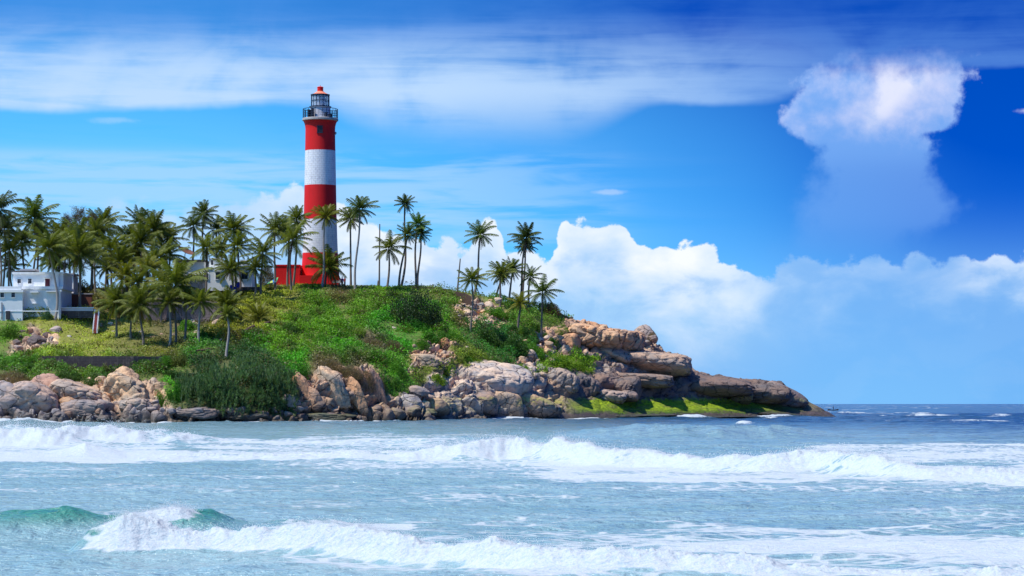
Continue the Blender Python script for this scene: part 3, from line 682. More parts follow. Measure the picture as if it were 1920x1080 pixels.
# the great slabs of the point
def slab(px, py, wpx, hpx, D, dep, seed, tint, label, tilt=0, cell=(.18, .3, .5), cr=.06, planes=9, k=8, rz=0, rx=0):
    me_ = rock_mesh(seed, planes, k, cracks=cr * .8, cell=tuple(q * 1.5 for q in cell), box=1, hi=True, nse=.06)
    p = at(px, py, D); o = bpy.data.objects.new('large_rock', me_); COL.objects.link(o)
    o.location = p; o.scale = (wpx / 2 / F * D * 1.08, dep, hpx / 2 / F * D * 1.12); o.rotation_euler = (rx, tilt, rz)
    o.color = tint + (1,)
    return tag(o, label, 'rock')
slab(908, 722, 206, 92, 388, 7, 71, (.66, .54, .44), 'big pale smooth slab with a cracked face in the middle of the shore', .03)
slab(876, 757, 124, 54, 379, 4, 72, (.42, .30, .23), 'rounded brown boulder with a split below the big pale slab', .1, cr=.03, k=7)
slab(950, 762, 72, 56, 385, 4, 73, (.56, .40, .27), 'smooth tan block at the waterline under the big pale slab', .2, cr=.02, k=8)
slab(1006, 764, 92, 50, 390, 4, 74, (.46, .33, .25), 'sloping pinkish block with slanting cracks left of the mossy ledge', .35, cr=.05, k=9)
slab(1052, 716, 74, 50, 404, 5, 75, (.40, .33, .28), 'blocky grey brown rock right of the big pale slab', .15, cr=.09)
slab(1100, 726, 66, 52, 411, 5, 76, (.24, .19, .17), 'dark upright block beside the blocky grey rock', 0, cr=.07)
slab(1165, 730, 86, 50, 417, 5, 77, (.21, .16, .14), 'dark brown block under the long dark ledge', 0, cr=.06)
slab(1182, 742, 32, 26, 413, 3, 78, (.26, .2, .18), 'small round dark boulder standing before the long dark ledge', 0, cr=.03, k=6)
slab(1195, 678, 214, 50, 433, 9, 79, (.50, .37, .28), 'wide cracked brown tier of rock above the long dark ledge', .05, cell=(.16, .3, .6), cr=.05)
slab(1140, 664, 100, 36, 428, 6, 80, (.58, .42, .29), 'cracked tan rock tier right of the light green bush', .08, cell=(.25, .3, .5))
slab(1270, 724, 330, 46, 436, 7, 81, (.19, .14, .125), 'long dark brown ledge running toward the tip of the point', .035, cell=(.12, .4, .7), cr=.05, k=12)
slab(1420, 738, 150, 44, 442, 6, 82, (.20, .155, .135), 'dark brown rock mass at the end of the long ledge', .06, cell=(.2, .3, .5), cr=.05)
slab(1475, 745, 84, 44, 446, 5, 83, (.27, .21, .19), 'sloping brown rock at the tip with green weed on its edge', .42, cr=.03)
slab(1385, 748, 60, 26, 438, 4, 84, (.25, .20, .12), 'yellowish weed stained rock below the long ledge', 0, cr=.05)
slab(1175, 782, 200, 10, 408, 6, 85, (.14, .12, .09), 'low ledge thick with bright green moss at the water', -.01, cell=(.15, .3, .6), cr=.04)
slab(1330, 783, 180, 9, 419, 5, 86, (.12, .10, .08), 'low mossy ledge right of the brightest green moss', .01, cell=(.15, .3, .6), cr=.04)
slab(1480, 780, 150, 10, 434, 5, 87, (.08, .07, .06), 'dark wet rock shelf sloping into the sea at the tip', .06, cell=(.15, .3, .6), cr=.05)

slab(140, 744, 116, 58, 338, 6, 91, (.58, .42, .31), 'broad pinkish tan slab with cracks in the middle of the left shore', .3, cell=(.3, .4, .5), cr=.08)
slab(58, 748, 116, 66, 334, 6, 92, (.50, .38, .31), 'wide sloping grey pink slab near the left edge of the shore', .22, cell=(.3, .4, .5), cr=.07)
slab(236, 738, 96, 62, 340, 6, 93, (.66, .46, .29), 'large warm tan slab split by cracks, right part of the left shore', .35, cell=(.3, .4, .5), cr=.09)
slab(262, 764, 90, 34, 336, 4, 94, (.52, .40, .31), 'low tan slab just above the waterline below the split warm slab', .1, cell=(.3, .4, .5), cr=.07)
slab(150, 768, 120, 34, 333, 4, 95, (.38, .31, .28), 'low grey slab just above the waterline of the left shore', .05, cell=(.3, .4, .5), cr=.06)
slab(790, 762, 110, 40, 370, 4, 96, (.48, .36, .27), 'sloping tan slab with a dark fissure right of the leaning ribs', .25, cell=(.3, .4, .5), cr=.07)
slab(760, 778, 150, 20, 364, 4, 97, (.30, .27, .20), 'long low weed stained slab at the waterline right of the leaning ribs', -.06, cell=(.3, .4, .5), cr=.05)
slab(1128, 744, 100, 30, 412, 4, 98, (.42, .33, .28), 'pale shelf of cracked rock above the left end of the bright moss', .1, cell=(.3, .4, .5), cr=.08)

slab(1120, 634, 110, 48, 426, 6, 101, (.62, .40, .25), 'stack of fractured orange brown rock above the cracked tiers, left half', .12, cell=(.22, .4, .9), cr=.13)
slab(1172, 640, 84, 44, 430, 6, 102, (.58, .36, .23), 'stack of fractured orange brown rock above the cracked tiers, right half', .25, cell=(.25, .4, .9), cr=.12)
slab(1175, 712, 210, 30, 424, 6, 103, (.30, .225, .185), 'thin cracked grey brown layer between the wide tier and the long dark ledge', .04, cell=(.12, .3, .9), cr=.06)

# ================================================================== plants
def leaf_quads(C_, D_, U_, L_, W_):
    """rhombic leaves: centre, direction, up-ish, length, width -> verts, faces"""
    D_ = D_ / (np.linalg.norm(D_, axis=1)[:, None] + 1e-9)
    B_ = np.cross(D_, U_); B_ /= np.linalg.norm(B_, axis=1)[:, None] + 1e-9
    L_ = np.asarray(L_)[:, None] * .5; W_ = np.asarray(W_)[:, None] * .5
    v = np.stack([C_ - D_ * L_, C_ + B_ * W_, C_ + D_ * L_, C_ - B_ * W_], 1).reshape(-1, 3)
    return v, np.arange(len(v)).reshape(-1, 4)
# ---- ground cover: leaves standing on the slopes, one mass nobody could count
NL = 330000
vis = (1 - rock) * (1 - 0.65 * lawn) * (GPX > -120) * (GPX < 1200)
cell_w = np.linalg.norm(np.cross(du, dv), axis=-1) * vis
cell_w[:, :12] = 0; cell_w[PG[..., 2] < 1.2] = 0
bk = np.zeros(GPX.shape); 
topv = np.minimum.accumulate(GPY, axis=1); hid = GPY > topv + 3.0
cell_w[hid] *= .12
cell_w *= 1 + 1.0 * sst(GD, 425, 380)
patch = fbm(GX * .22, GD * .22, 3, 4, 91); cell_w *= .10 + sst(patch, .36, .54) + .5 * sst(patch, .55, .65)
pr_ = (cell_w / cell_w.sum()).ravel()
pick = rs.choice(NU * NT, NL, p=pr_)
b = PG.reshape(-1, 3)[pick]; nb = Nb.reshape(-1, 3)[pick]
b = b + rs.normal(size=b.shape) * .12
hm = sst(fbm(b[:, 0] * .45, b[:, 1] * .45, 0, 4, 90), .32, .68) * 1.5 * (1 - .85 * lawn.ravel()[pick]) * (1 - .7 * flat.ravel()[pick]) + .12
hh = hm * rs.uniform(0, 1, NL) ** .55
b[:, 2] += hh - .05
lc = leafc.reshape(-1, 4)[pick][:, :3]
pv = fbm(b[:, 0] * .35, b[:, 1] * .35, 7, 4, 95)
lc = lc * (0.30 + 1.75 * pv)[:, None] * rs.uniform(.7, 1.35, (NL, 1))
dry = (rs.uniform(size=NL) < .07 + .25 * (pv < .36)); lc[dry] = np.array((.17, .13, .06)) * rs.uniform(.6, 1.2, (dry.sum(), 1))
dr = rs.normal(size=(NL, 3)); dr[:, 2] = np.abs(dr[:, 2]) * .8 + .15
up = rs.normal(size=(NL, 3)) * .7 + nb
v, f = leaf_quads(b, dr, up, rs.uniform(.18, .46, NL), rs.uniform(.10, .26, NL))
me = raw_mesh('ground_cover', v, f, 4)
pattr(me, 'leafcol', np.concatenate([np.repeat(lc, 4, 0), np.ones((NL * 4, 1))], 1))
tag(link('ground_cover', me, M['cover']), 'low green creepers, grass and scrub spread over the slopes of the headland', 'ground cover', kind='stuff')

# ---- bushes
def bush_mesh(seed, n=5200, leaf=.075, clumps=34):
    r_ = np.random.RandomState(seed)
    cc = r_.normal(size=(clumps, 3)); cc /= np.linalg.norm(cc, axis=1)[:, None]; cc *= r_.uniform(.35, .78, (clumps, 1)); cc[:, 2] = np.abs(cc[:, 2]) * .95 - .05
    cr = r_.uniform(.20, .36, clumps)
    k = r_.randint(0, clumps, n); d = r_.normal(size=(n, 3)); d /= np.linalg.norm(d, axis=1)[:, None]
    p = cc[k] + d * (cr[k] * r_.uniform(.75, 1.08, n) ** .6)[:, None]
    dr = r_.normal(size=(n, 3)) + d * .8
    v, f = leaf_quads(p, dr, d + r_.normal(size=(n, 3)) * .6, r_.uniform(.7, 1.5, n) * leaf, r_.uniform(.35, .8, n) * leaf)
    me = raw_mesh('bush_leaves', v, f, 4); me.materials.append(M['bush']); return me
def spiky_mesh(seed, ros=100, bl=26, L=.19):
    r_ = np.random.RandomState(seed); V_ = []; 
    for i in range(ros):
        c = r_.normal(size=3); c /= np.linalg.norm(c); c[2] = abs(c[2]); c *= r_.uniform(.7, .95)
        ax = c + np.array((0, 0, .5)); ax /= np.linalg.norm(ax)
        for j in range(bl):
            d = ax * r_.uniform(.1, 1.2) + r_.normal(size=3) * .75; d /= np.linalg.norm(d)
            s = np.cross(d, (0, 0, 1.0)); s /= np.linalg.norm(s) + 1e-6; s *= .0095
            l = L * r_.uniform(.6, 1.15); a = c + d * l * .6; e = c + d * l + np.array((0, 0, -.05 * l))
            V_ += [c - s, c + s, a + s * .9, a - s * .9, a - s * .9, a + s * .9, e + s * .2, e - s * .2]
    v = np.array(V_); me = raw_mesh('spiky_leaves', v, np.arange(len(v)).reshape(-1, 4), 4); me.materials.append(M['bush']); return me
def twig_mesh(seed, n=4200):
    r_ = np.random.RandomState(seed); d = r_.normal(size=(n, 3)); d[:, 2] = np.abs(d[:, 2]); d /= np.linalg.norm(d, axis=1)[:, None]
    p = d * r_.uniform(.3, .95, (n, 1)) ** .7; dr = d * .8 + r_.normal(size=(n, 3)) * .5; dr[:, 2] += .5
    v, f = leaf_quads(p, dr, r_.normal(size=(n, 3)), r_.uniform(.1, .24, n), r_.uniform(.010, .028, n))
    me = raw_mesh('twigs', v, f, 4); me.materials.append(M['bush']); return me
BM = [bush_mesh(i) for i in range(4)]; BF = [bush_mesh(10 + i, 9000, .045, 60) for i in range(2)]
SM = [spiky_mesh(20 + i) for i in range(3)]; TM = [twig_mesh(30 + i) for i in range(2)]
GRN = (.11, .27, .018); DGR = (.06, .13, .022); LGR = (.20, .32, .02); OLV = (.16, .18, .04); BRN = (.24, .165, .10); SPK = (.115, .195, .085); PUR = (.15, .075, .06)
nb_ = [0]
def bush(px, py, w_, h_, col, label, group=None, meshes=None, name='bush', D=None, cat='bush'):
    """centre and size as seen in the photo; stands on the ground below its centre"""
    p, n = ground(px, py + h_ * .35)
    if D: p = at(px, py + h_ * .5, D)
    D_ = p.y; nb_[0] += 1; ms = meshes or BM
    o = bpy.data.objects.new(name, ms[nb_[0] % len(ms)]); COL.objects.link(o)
    o.location = (p.x, p.y + .3, at(px, py + h_ * .5, D_).z - .1)
    o.scale = (w_ / 2 / F * D_, w_ / 2 / F * D_ * .85, h_ / F * D_)
    o.rotation_euler.z = random.uniform(0, 6.3); o.scale.y = o.scale.x
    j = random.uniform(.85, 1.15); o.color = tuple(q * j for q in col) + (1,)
    return tag(o, label, cat, group)
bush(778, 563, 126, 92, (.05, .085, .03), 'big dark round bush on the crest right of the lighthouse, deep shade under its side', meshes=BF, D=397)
bush(815, 586, 46, 58, (.03, .05, .016), 'shaded right hand part of the crest bush over the scree, shade put into darker leaves', meshes=BF, D=398)  # extra bush with darkened leaves paints the crest bush's shaded side
bush(740, 552, 50, 34, (.07, .12, .025), 'dark green bush adjoining the left of the big round crest bush')
for x, y, w_, h_ in [(365, 735, 74, 70), (410, 722, 86, 84), (455, 708, 90, 80), (500, 722, 84, 80), (535, 735, 60, 60), (430, 748, 80, 56), (480, 752, 70, 50), (390, 695, 70, 50), (520, 700, 60, 50), (345, 720, 50, 56), (395, 756, 60, 36), (515, 757, 50, 36), (460, 680, 80, 46), (540, 716, 44, 44)]:
    bush(x, y, w_, h_, SPK, 'dark spiky leaved bush in the thicket above the waterline left of centre', 'spiky bushes of the thicket', SM, 'spiky_bush')
bush(915, 628, 70, 50, DGR, 'dark green bush in the middle of the right slope, left of the palms there')
bush(960, 642, 80, 48, (.06, .14, .022), 'wide green bush right of the dark one on the right slope')
bush(1000, 650, 50, 36, GRN, 'green bush behind the light green one on the point')
bush(1055, 674, 88, 38, LGR, 'light green bush spilling over the cracked rocks of the point')
bush(1085, 684, 44, 24, LGR, 'small light green bush at the right end of the spilling one')
bush(1078, 634, 40, 34, LGR, 'round light green bush beside the stacked orange rocks')
bush(1030, 578, 44, 26, PUR, 'dry purple brown bush on the skyline right of the last palm', meshes=TM, name='dry_bush')
bush(1052, 597, 22, 18, GRN, 'little green bush on the skyline below the dry purple one')
bush(1226, 628, 20, 16, BRN, 'tuft of dry grass behind the large grey boulder at the right', meshes=TM, name='dry_bush')
bush(86, 588, 30, 34, (.07, .15, .06), 'small leafy bush against the foot of the white house')
bush(16, 618, 52, 48, (.12, .24, .02), 'bright green bush at the left edge below the white house')
bush(20, 678, 110, 40, (.10, .21, .02), 'broad green bush left of the dark stone wall')
bush(50, 688, 70, 34, (.08, .17, .022), 'green bush in front of the left end of the stone wall')
bush(22, 712, 84, 40, BRN, 'dry brown bush at the left edge above the rocks', meshes=TM, name='dry_bush')
bush(60, 718, 60, 32, OLV, 'brownish green bush above the left shore rocks')
for x, y, w_, h_ in [(112, 700, 50, 20), (140, 704, 54, 22), (172, 707, 50, 24), (205, 705, 54, 24), (236, 693, 50, 28), (266, 681, 60, 36), (296, 683, 54, 34), (185, 714, 40, 18), (225, 712, 44, 20), (320, 700, 44, 26)]:
    bush(x, y, w_, h_, DGR if (x // 5) % 2 else (.07, .14, .025), 'rounded dark green bush in the row below the dark stone wall', 'bushes below the stone wall')
bush(325, 732, 44, 50, (.06, .20, .015), 'bright green bush beside the left end of the spiky thicket')
bush(300, 742, 34, 34, (.08, .22, .015), 'bright green bush just above the grey shore boulders')
bush(165, 738, 44, 30, LGR, 'yellow green tuft between the rocks of the left shore')
bush(350, 608, 60, 34, GRN, 'green bush under the stone terrace wall')
bush(385, 622, 46, 32, (.06, .16, .02), 'green bush between the palm trunks right of the terrace wall')
bush(560, 690, 50, 40, (.06, .21, .015), 'vivid green creeper bush at the upper right of the spiky thicket')
for x, y, w_, h_, c in [(610, 640, 60, 36, GRN), (655, 655, 56, 34, (.06, .19, .015)), (560, 655, 60, 36, GRN), (700, 668, 44, 30, (.09, .2, .02)), (735, 684, 44, 34, GRN), (742, 716, 44, 36, (.08, .19, .02)), (752, 700, 34, 26, (.07, .17, .015)),
                        (780, 606, 60, 36, (.05, .21, .014)), (810, 628, 60, 30, (.07, .22, .015)), (790, 640, 40, 26, GRN), (850, 628, 40, 26, GRN), (872, 660, 44, 22, (.12, .19, .02)), (840, 690, 50, 24, LGR), (815, 705, 44, 22, LGR), (890, 672, 40, 20, LGR), (985, 690, 30, 20, LGR),
                        (925, 580, 50, 22, GRN), (955, 590, 50, 24, (.1, .18, .02)), (1000, 606, 40, 24, (.09, .18, .02)), (1050, 616, 40, 20, GRN), (880, 578, 30, 14, OLV), (690, 600, 50, 26, GRN), (640, 620, 50, 24, (.1, .2, .02)), (585, 600, 50, 26, (.11, .19, .02)), (540, 612, 50, 28, (.09, .19, .02)), (715, 570, 40, 24, (.1, .19, .02)), (660, 580, 44, 22, (.12, .2, .02)), (600, 565, 44, 20, (.13, .19, .03))]:
    bush(x, y, w_, h_, c, 'low bright green bush in the scrub of the middle slope', 'bright green bushes of the slope')
for x, y, w_, h_ in [(700, 645, 60, 26), (735, 648, 50, 26), (620, 685, 60, 30), (660, 696, 50, 30), (690, 712, 44, 44), (712, 720, 36, 40), (630, 552, 60, 18)]:
    bush(x, y, w_, h_, BRN, 'dry brown scrub in the middle slope among green bushes', 'dry brown scrub of the slope', TM, 'dry_bush')
bush(140, 530, 60, 44, (.10, .09, .035), 'brownish shrub growing beside the right wing of the white house', D=412)
bush(170, 538, 44, 34, (.12, .10, .04), 'olive brown shrub behind the tall bushy palm', D=415)
bush(300, 545, 70, 30, (.10, .12, .03), 'bushy growth above the stone terrace wall', D=400)
bush(500, 512, 34, 40, (.20, .16, .12), 'pale bare twiggy bush beside the tarpaulin', meshes=TM, name='dry_bush', D=424, cat='bush')
bush(890, 553, 14, 12, (.2, .2, .2), 'spindly grey plant on the skyline beyond the dark parapet', meshes=TM, name='dry_bush', D=432)

rb = random.Random(11)
for i in range(110):
    x = rb.uniform(430, 1040); y = rb.uniform(560, 690)
    if x > 830 and y < 612 or (x > 730 and x < 860 and y < 612) or (760 < x < 850 and y > 640) or (x < 500 and y < 590) or (555 < x < 720 and y > 682) or y < 552 + max(0, x - 850) * .3: continue
    w_ = rb.uniform(16, 46); c = rb.choice([GRN, GRN, LGR, DGR, OLV, (.08, .22, .02), (.14, .24, .02), (.05, .12, .02)])
    bush(x, y, w_, w_ * rb.uniform(.45, .7), c, 'small rounded shrub scattered in the scrub of the middle slope', 'small shrubs of the middle slope')
for i in range(26):
    x = rb.uniform(120, 440); y = rb.uniform(600, 662); w_ = rb.uniform(9, 22)
    bush(x, y, w_, w_ * .55, rb.choice([OLV, LGR, DGR, (.16, .13, .06)]), 'small tuft growing on the lawn between the palms', 'tufts on the lawn')
for i in range(40):
    x = rb.uniform(440, 1040); y = rb.uniform(565, 690); s_ = rb.uniform(5, 13)
    if 555 < x < 720 and y > 680: continue
    boulder(x, y, s_, s_ * .7, rb.choice([PALE, TAN, GREY]), 'small stone lying in the scrub of the middle slope', 'small stones on the slope')
for i in range(34):
    x = rb.uniform(110, 430); y = rb.uniform(598, 660); s_ = rb.uniform(4, 11)
    boulder(x, y, s_, s_ * .6, rb.choice([PALE, TAN, GREY, BROWN]), 'small stone lying on the lawn', 'small stones on the lawn')

# ---- palms
def frond(V_, Cx, phi, e, L, r_, droop, wind, nl=26, width=.26):
    p = np.array(Cx, float); n = 9; pts = [p.copy()]; dirs = []
    for j in range(n):
        tt2 = j / n; pit = e - droop * tt2 ** 1.2
        d = np.array((math.cos(phi) * math.cos(pit), math.sin(phi) * math.cos(pit), math.sin(pit))) + wind * tt2 * .5
        d /= np.linalg.norm(d); p = p + d * L / n; pts.append(p.copy()); dirs.append(d)
    pts = np.array(pts); dirs.append(dirs[-1]); dirs = np.array(dirs)
    side0 = np.array((-math.sin(phi), math.cos(phi), 0.0)); tw = r_.uniform(-.5, .5)
    # rachis
    for j in range(n):
        w0, w1 = .020 * (1 - .85 * j / n), .020 * (1 - .85 * (j + 1) / n)
        V_ += [pts[j] - side0 * w0, pts[j] + side0 * w0, pts[j + 1] + side0 * w1, pts[j + 1] - side0 * w1]
    for k in range(nl):
        tl = .10 + .90 * (k + .5) / nl; q = tl * n; j = min(int(q), n - 1); f_ = q - j
        c = pts[j] * (1 - f_) + pts[j + 1] * f_; d = dirs[j]
        upv = np.cross(side0, d); 
        ln = width * L * (math.sin(math.pi * (.12 + .80 * tl)) ** .7) * r_.uniform(.8, 1.1)
        for sgn in (-1, 1):
            sd = side0 * sgn * math.cos(tw * sgn) + np.array((0, 0, 1)) * math.sin(tw) * .3
            l = sd * .78 + d * (.45 + .5 * tl) - np.array((0, 0, .35 + .3 * r_.rand())) ; l /= np.linalg.norm(l); l2 = l + np.array((0, 0, -.55)); l2 /= np.linalg.norm(l2)
            wv = d * .0155 * L
            m_ = c + l * ln * .55; e_ = m_ + l2 * ln * .5
            V_ += [c - wv, c + wv, m_ + wv * .9, m_ - wv * .9, m_ - wv * .9, m_ + wv * .9, e_ + wv * .15, e_ - wv * .15]
def crown_mesh(seed, nf=19, wind=(0, 0, 0), lo=-42, hi=86):
    r_ = np.random.RandomState(seed); V_ = []; wind = np.array(wind, float)
    for i in range(nf):
        u = (i + .5) / nf; e = R(hi + (lo - hi) * u ** 1.1 + r_.uniform(-9, 9)); phi = i * 2.39996 + r_.uniform(-.35, .35)
        frond(V_, (0, 0, 0), phi, e, r_.uniform(.82, 1.12) * (.82 + .18 * math.sin(math.pi * u)), r_, r_.uniform(.35, 1.15), wind)
    v = np.array(V_); me = raw_mesh('palm_crown', v, np.arange(len(v)).reshape(-1, 4), 4); me.materials.append(M['palm']); return me
def dead_mesh(seed, nf=6):
    r_ = np.random.RandomState(seed); V_ = []
    for i in range(nf):
        frond(V_, (0, 0, -.03), r_.uniform(0, 6.3), R(r_.uniform(-75, -40)), r_.uniform(.5, .85), r_, .5, np.zeros(3), 12, .20)
    v = np.array(V_); me = raw_mesh('dead_fronds', v, np.arange(len(v)).reshape(-1, 4), 4); me.materials.append(M['deadfrond']); return me
CR = [crown_mesh(100 + i, [26, 30, 32, 24, 31, 28, 20, 23][i], [(.25, 0, 0), (-.2, 0, .1), (.1, 0, 0), (.4, 0, .1), (-.35, 0, 0), (0, 0, .15), (.3, 0, 0), (-.1, 0, 0)][i]) for i in range(8)]
DM = [dead_mesh(200 + i) for i in range(3)]
OL = (1.6, 1.45, 1.0); NG = (1.1, 1.2, 1.1); BG_ = (1.2, 1.7, 1.0); YG = (2.2, 1.75, 1.0); DK = (.8, .85, .95)
npalm = [0]
def palm(tx, ty, bx, by, rad, col, label, D=None, group='coconut palms on the headland', dead=True, pale=False, crown=None, thick=1.0, bend=0.0):
    if D is None: g_, _ = ground(bx, by)
    else:
        x_ = (bx - 960) / F * D; g_ = Vector((x_, D, zat(x_, D)))
    D_ = g_.y; k = npalm[0]; npalm[0] += 1
    tp = at(tx, ty, D_)
    root = thing('coconut_palm', label, 'palm tree', g_, 0, group)
    mb = MB(); rel = tp - g_; pts = []; rad_ = []
    H = rel.length; nseg = 14; sd = random.uniform(-1, 1) * .04 * H + bend * H
    for i in range(nseg + 1):
        u = i / nseg; bulge = math.sin(math.pi * u) * sd + math.sin(2 * math.pi * u) * H * .012 * ((k * 7) % 5 - 2) * .6
        pts.append((rel.x * u ** 1.15 + bulge, math.sin(math.pi * u) * .3, rel.z * u - .5 * (1 - u)))
        rad_.append((.21 - .08 * u + .10 * math.exp(-u * 14)) * thick * (1 + .05 * (i % 2)))
    mb.tube(pts, rad_, 8)
    mb.build('trunk', M['palebark'] if pale else M['trunk'], root, sm=True)
    R_ = rad / F * D_ * (1.40 if tx < 345 else 1.2)
    for nm, me_, sc in [('crown', CR[k % 8 if crown is None else crown], R_)] + ([('dead_fronds', DM[k % 3], R_)] if dead else []):
        o = link(nm, me_, None, root, rel); o.scale = (sc, sc, sc); o.rotation_euler = (random.uniform(-.12, .12), random.uniform(-.12, .12), random.uniform(-.6, .6))
        j = random.uniform(.85, 1.15); o.color = tuple(q * j for q in col) + (1,)
    return root
P_ = palm
# right of the lighthouse, one by one
P_(674, 392, 667, 545, 31, NG, 'tall coconut palm just right of the lighthouse, higher of the close pair', pale=True)
P_(657, 411, 658, 530, 27, OL, 'tall coconut palm just right of the lighthouse, lower of the close pair', D=428)
P_(759, 382, 750, 532, 21, DK, 'tallest slender palm on the crest, small crown above its neighbours', D=430, bend=.03)
P_(765, 440, 748, 535, 23, NG, 'leaning palm whose crown hangs directly below the tallest crest palm', D=427)
P_(784, 421, 781, 532, 23, BG_, 'palm with two fronds blown right, left trunk of the twin palms above the round bush', D=429, crown=3, dead=False)
P_(789, 440, 783, 536, 20, NG, 'right trunk of the twin palms above the round bush', D=431, dead=False)
P_(729, 466, 725, 532, 33, OL, 'short crest palm with a brownish tuft beside the bare pole trunk', D=427, dead=False)
P_(901, 440, 888, 553, 29, NG, 'tall palm leaning right alone on the crest between the pole and the palm cluster', D=429)
P_(884, 525, 882, 622, 29, OL, 'straight slender palm rising from the slope in front of the bare leaning pole', dead=False, thick=.8)
P_(939, 512, 936, 578, 27, OL, 'leftmost palm of the cluster near the point, full brownish crown')
P_(941, 519, 930, 572, 18, DK, 'small palm hidden behind the leftmost palm of the point cluster', D=432)
P_(961, 505, 953, 566, 24, NG, 'palm second from the left in the cluster near the point', D=430)
P_(987, 446, 973, 550, 30, DK, 'tallest palm near the point, dark crown over a pair of leaning trunks', D=432)
P_(985, 462, 979, 560, 20, DK, 'second leaning trunk under the tallest crown near the point', D=434)
P_(994, 519, 991, 564, 23, NG, 'small palm right of the leaning pair near the point', D=431)
P_(976, 568, 972, 618, 24, YG, 'short yellowish palm in front of the cluster near the point', dead=False)
P_(1017, 548, 1018, 645, 32, NG, 'rightmost palm, straight trunk with sparse arching fronds', dead=False, crown=6, thick=.85)
# by the lighthouse
P_(611, 406, 603, 542, 27, YG, 'slim palm standing in front of the lighthouse, crown against the red band', pale=True, dead=False)
P_(614, 500, 609, 540, 42, OL, 'short bushy palm in front of the red lighthouse base')
P_(516, 432, 515, 545, 34, OL, 'palm with a wide crown left of the red lighthouse annex')
P_(538, 432, 539, 540, 30, NG, 'palm behind the full one against the lighthouse left edge', D=424)
P_(556, 412, 549, 536, 28, OL, 'highest palm touching the left edge of the lighthouse', D=423)
P_(549, 450, 546, 548, 40, OL, 'full brownish palm in front of the red annex')
P_(493, 475, 490, 566, 35, OL, 'leaning palm between the small white house and the annex')
P_(479, 503, 477, 566, 27, OL, 'shorter palm just right of the small white house')
P_(484, 594, 484, 614, 30, YG, 'stubby young palm growing beside the fallen timber', dead=False)
P_(438, 430, 443, 545, 37, OL, 'tall full palm above the small white house', D=408)
P_(445, 462, 447, 548, 32, OL, 'palm crown hanging under the tallest one above the small white house', D=405)
P_(433, 505, 436, 548, 33, OL, 'low palm in front of the small white house beside the blue barrels', D=402)
P_(382, 402, 386, 540, 27, DK, 'dark wind blown palm highest of the pair left of the small white house', D=420)
P_(363, 424, 366, 545, 32, DK, 'dark palm right of the rusty satellite dish', D=416)
P_(388, 466, 385, 545, 33, OL, 'olive palm with a dark straight trunk before the small white house', D=405)
# slope in front
P_(329, 535, 330, 645, 52, OL, 'large bushy palm with long drooping fronds before the stone terrace wall')
P_(376, 566, 373, 652, 32, OL, 'palm with a pale thin trunk right of the large bushy one', pale=True, dead=False)
P_(424, 572, 424, 612, 40, OL, 'spreading low palm above the bushes beside the fallen timber')
P_(426, 590, 424, 670, 22, OL, 'thin pale trunked palm reaching down to the spiky thicket', pale=True, dead=False)
P_(219, 566, 220, 634, 34, OL, 'low dry palm on the lawn left of the terrace wall')
P_(262, 572, 268, 648, 36, OL, 'leaning low palm on the lawn in front of the terrace wall')
P_(246, 592, 246, 634, 18, OL, 'thin young palm between the two low lawn palms', dead=False)
P_(316, 566, 316, 648, 24, OL, 'thin palm at the foot of the terrace wall, left of the bushy one', pale=True, dead=False)
P_(306, 536, 303, 610, 34, YG, 'yellowish palm over the top of the terrace wall', D=388)
P_(348, 560, 346, 645, 26, OL, 'thin palm half hidden by the large bushy one', dead=False)
# left grove
P_(92, 466, 102, 600, 38, OL, 'palm with a curved pale trunk crossing the front of the white house', pale=True, D=384, bend=.02)
P_(148, 476, 151, 600, 44, OL, 'thick golden palm right of the white house with a skirt of hanging fronds', thick=1.3)
P_(145, 452, 128, 585, 36, OL, 'palm behind the thick golden one with fronds above it', D=398)
P_(65, 410, 74, 545, 38, NG, 'dark green palm standing highest over the white house', D=410)
P_(18, 470, 19, 570, 34, OL, 'palm over the left end of the white house roof', D=404)
P_(-4, 392, -6, 560, 36, DK, 'palm cut by the left edge of the picture, its fronds highest there', D=400)
P_(8, 430, 4, 560, 32, DK, 'palm at the left edge below the highest fronds', D=406)
P_(192, 422, 196, 548, 34, OL, 'tall palm at the right side of the feathery trees')
P_(207, 468, 212, 548, 34, OL, 'palm below the tall one right of the feathery trees', D=405)
GL = 'coconut palm in the dense grove behind the houses'
for tx, ty, bx, r, c, D_ in [(262, 418, 262, 28, NG, 418), (288, 430, 290, 34, OL, 415), (264, 455, 258, 34, OL, 408), (289, 488, 290, 32, OL, 404), (319, 446, 322, 26, OL, 418), (181, 436, 180, 32, OL, 410), (40, 452, 44, 30, DK, 414), (118, 440, 116, 30, OL, 416), (225, 492, 228, 32, OL, 402), (248, 480, 250, 28, NG, 413),
                           (312, 478, 310, 30, OL, 407), (20, 500, 26, 26, OL, 408), (172, 470, 172, 30, OL, 413), (276, 506, 276, 30, YG, 398), (240, 446, 243, 26, DK, 420), (74, 436, 60, 30, DK, 418), (406, 430, 408, 26, OL, 421), (415, 470, 412, 28, OL, 414), (236, 520, 238, 28, YG, 397), (258, 530, 262, 26, OL, 395), (-30, 440, -30, 36, OL, 404), (-60, 420, -55, 36, NG, 410), (100, 492, 96, 26, OL, 420), (200, 500, 204, 26, OL, 418), (302, 440, 300, 24, OL, 422)]:
    P_(tx, ty, bx, 560, r, c, GL, D=D_, group='coconut palms of the left grove')
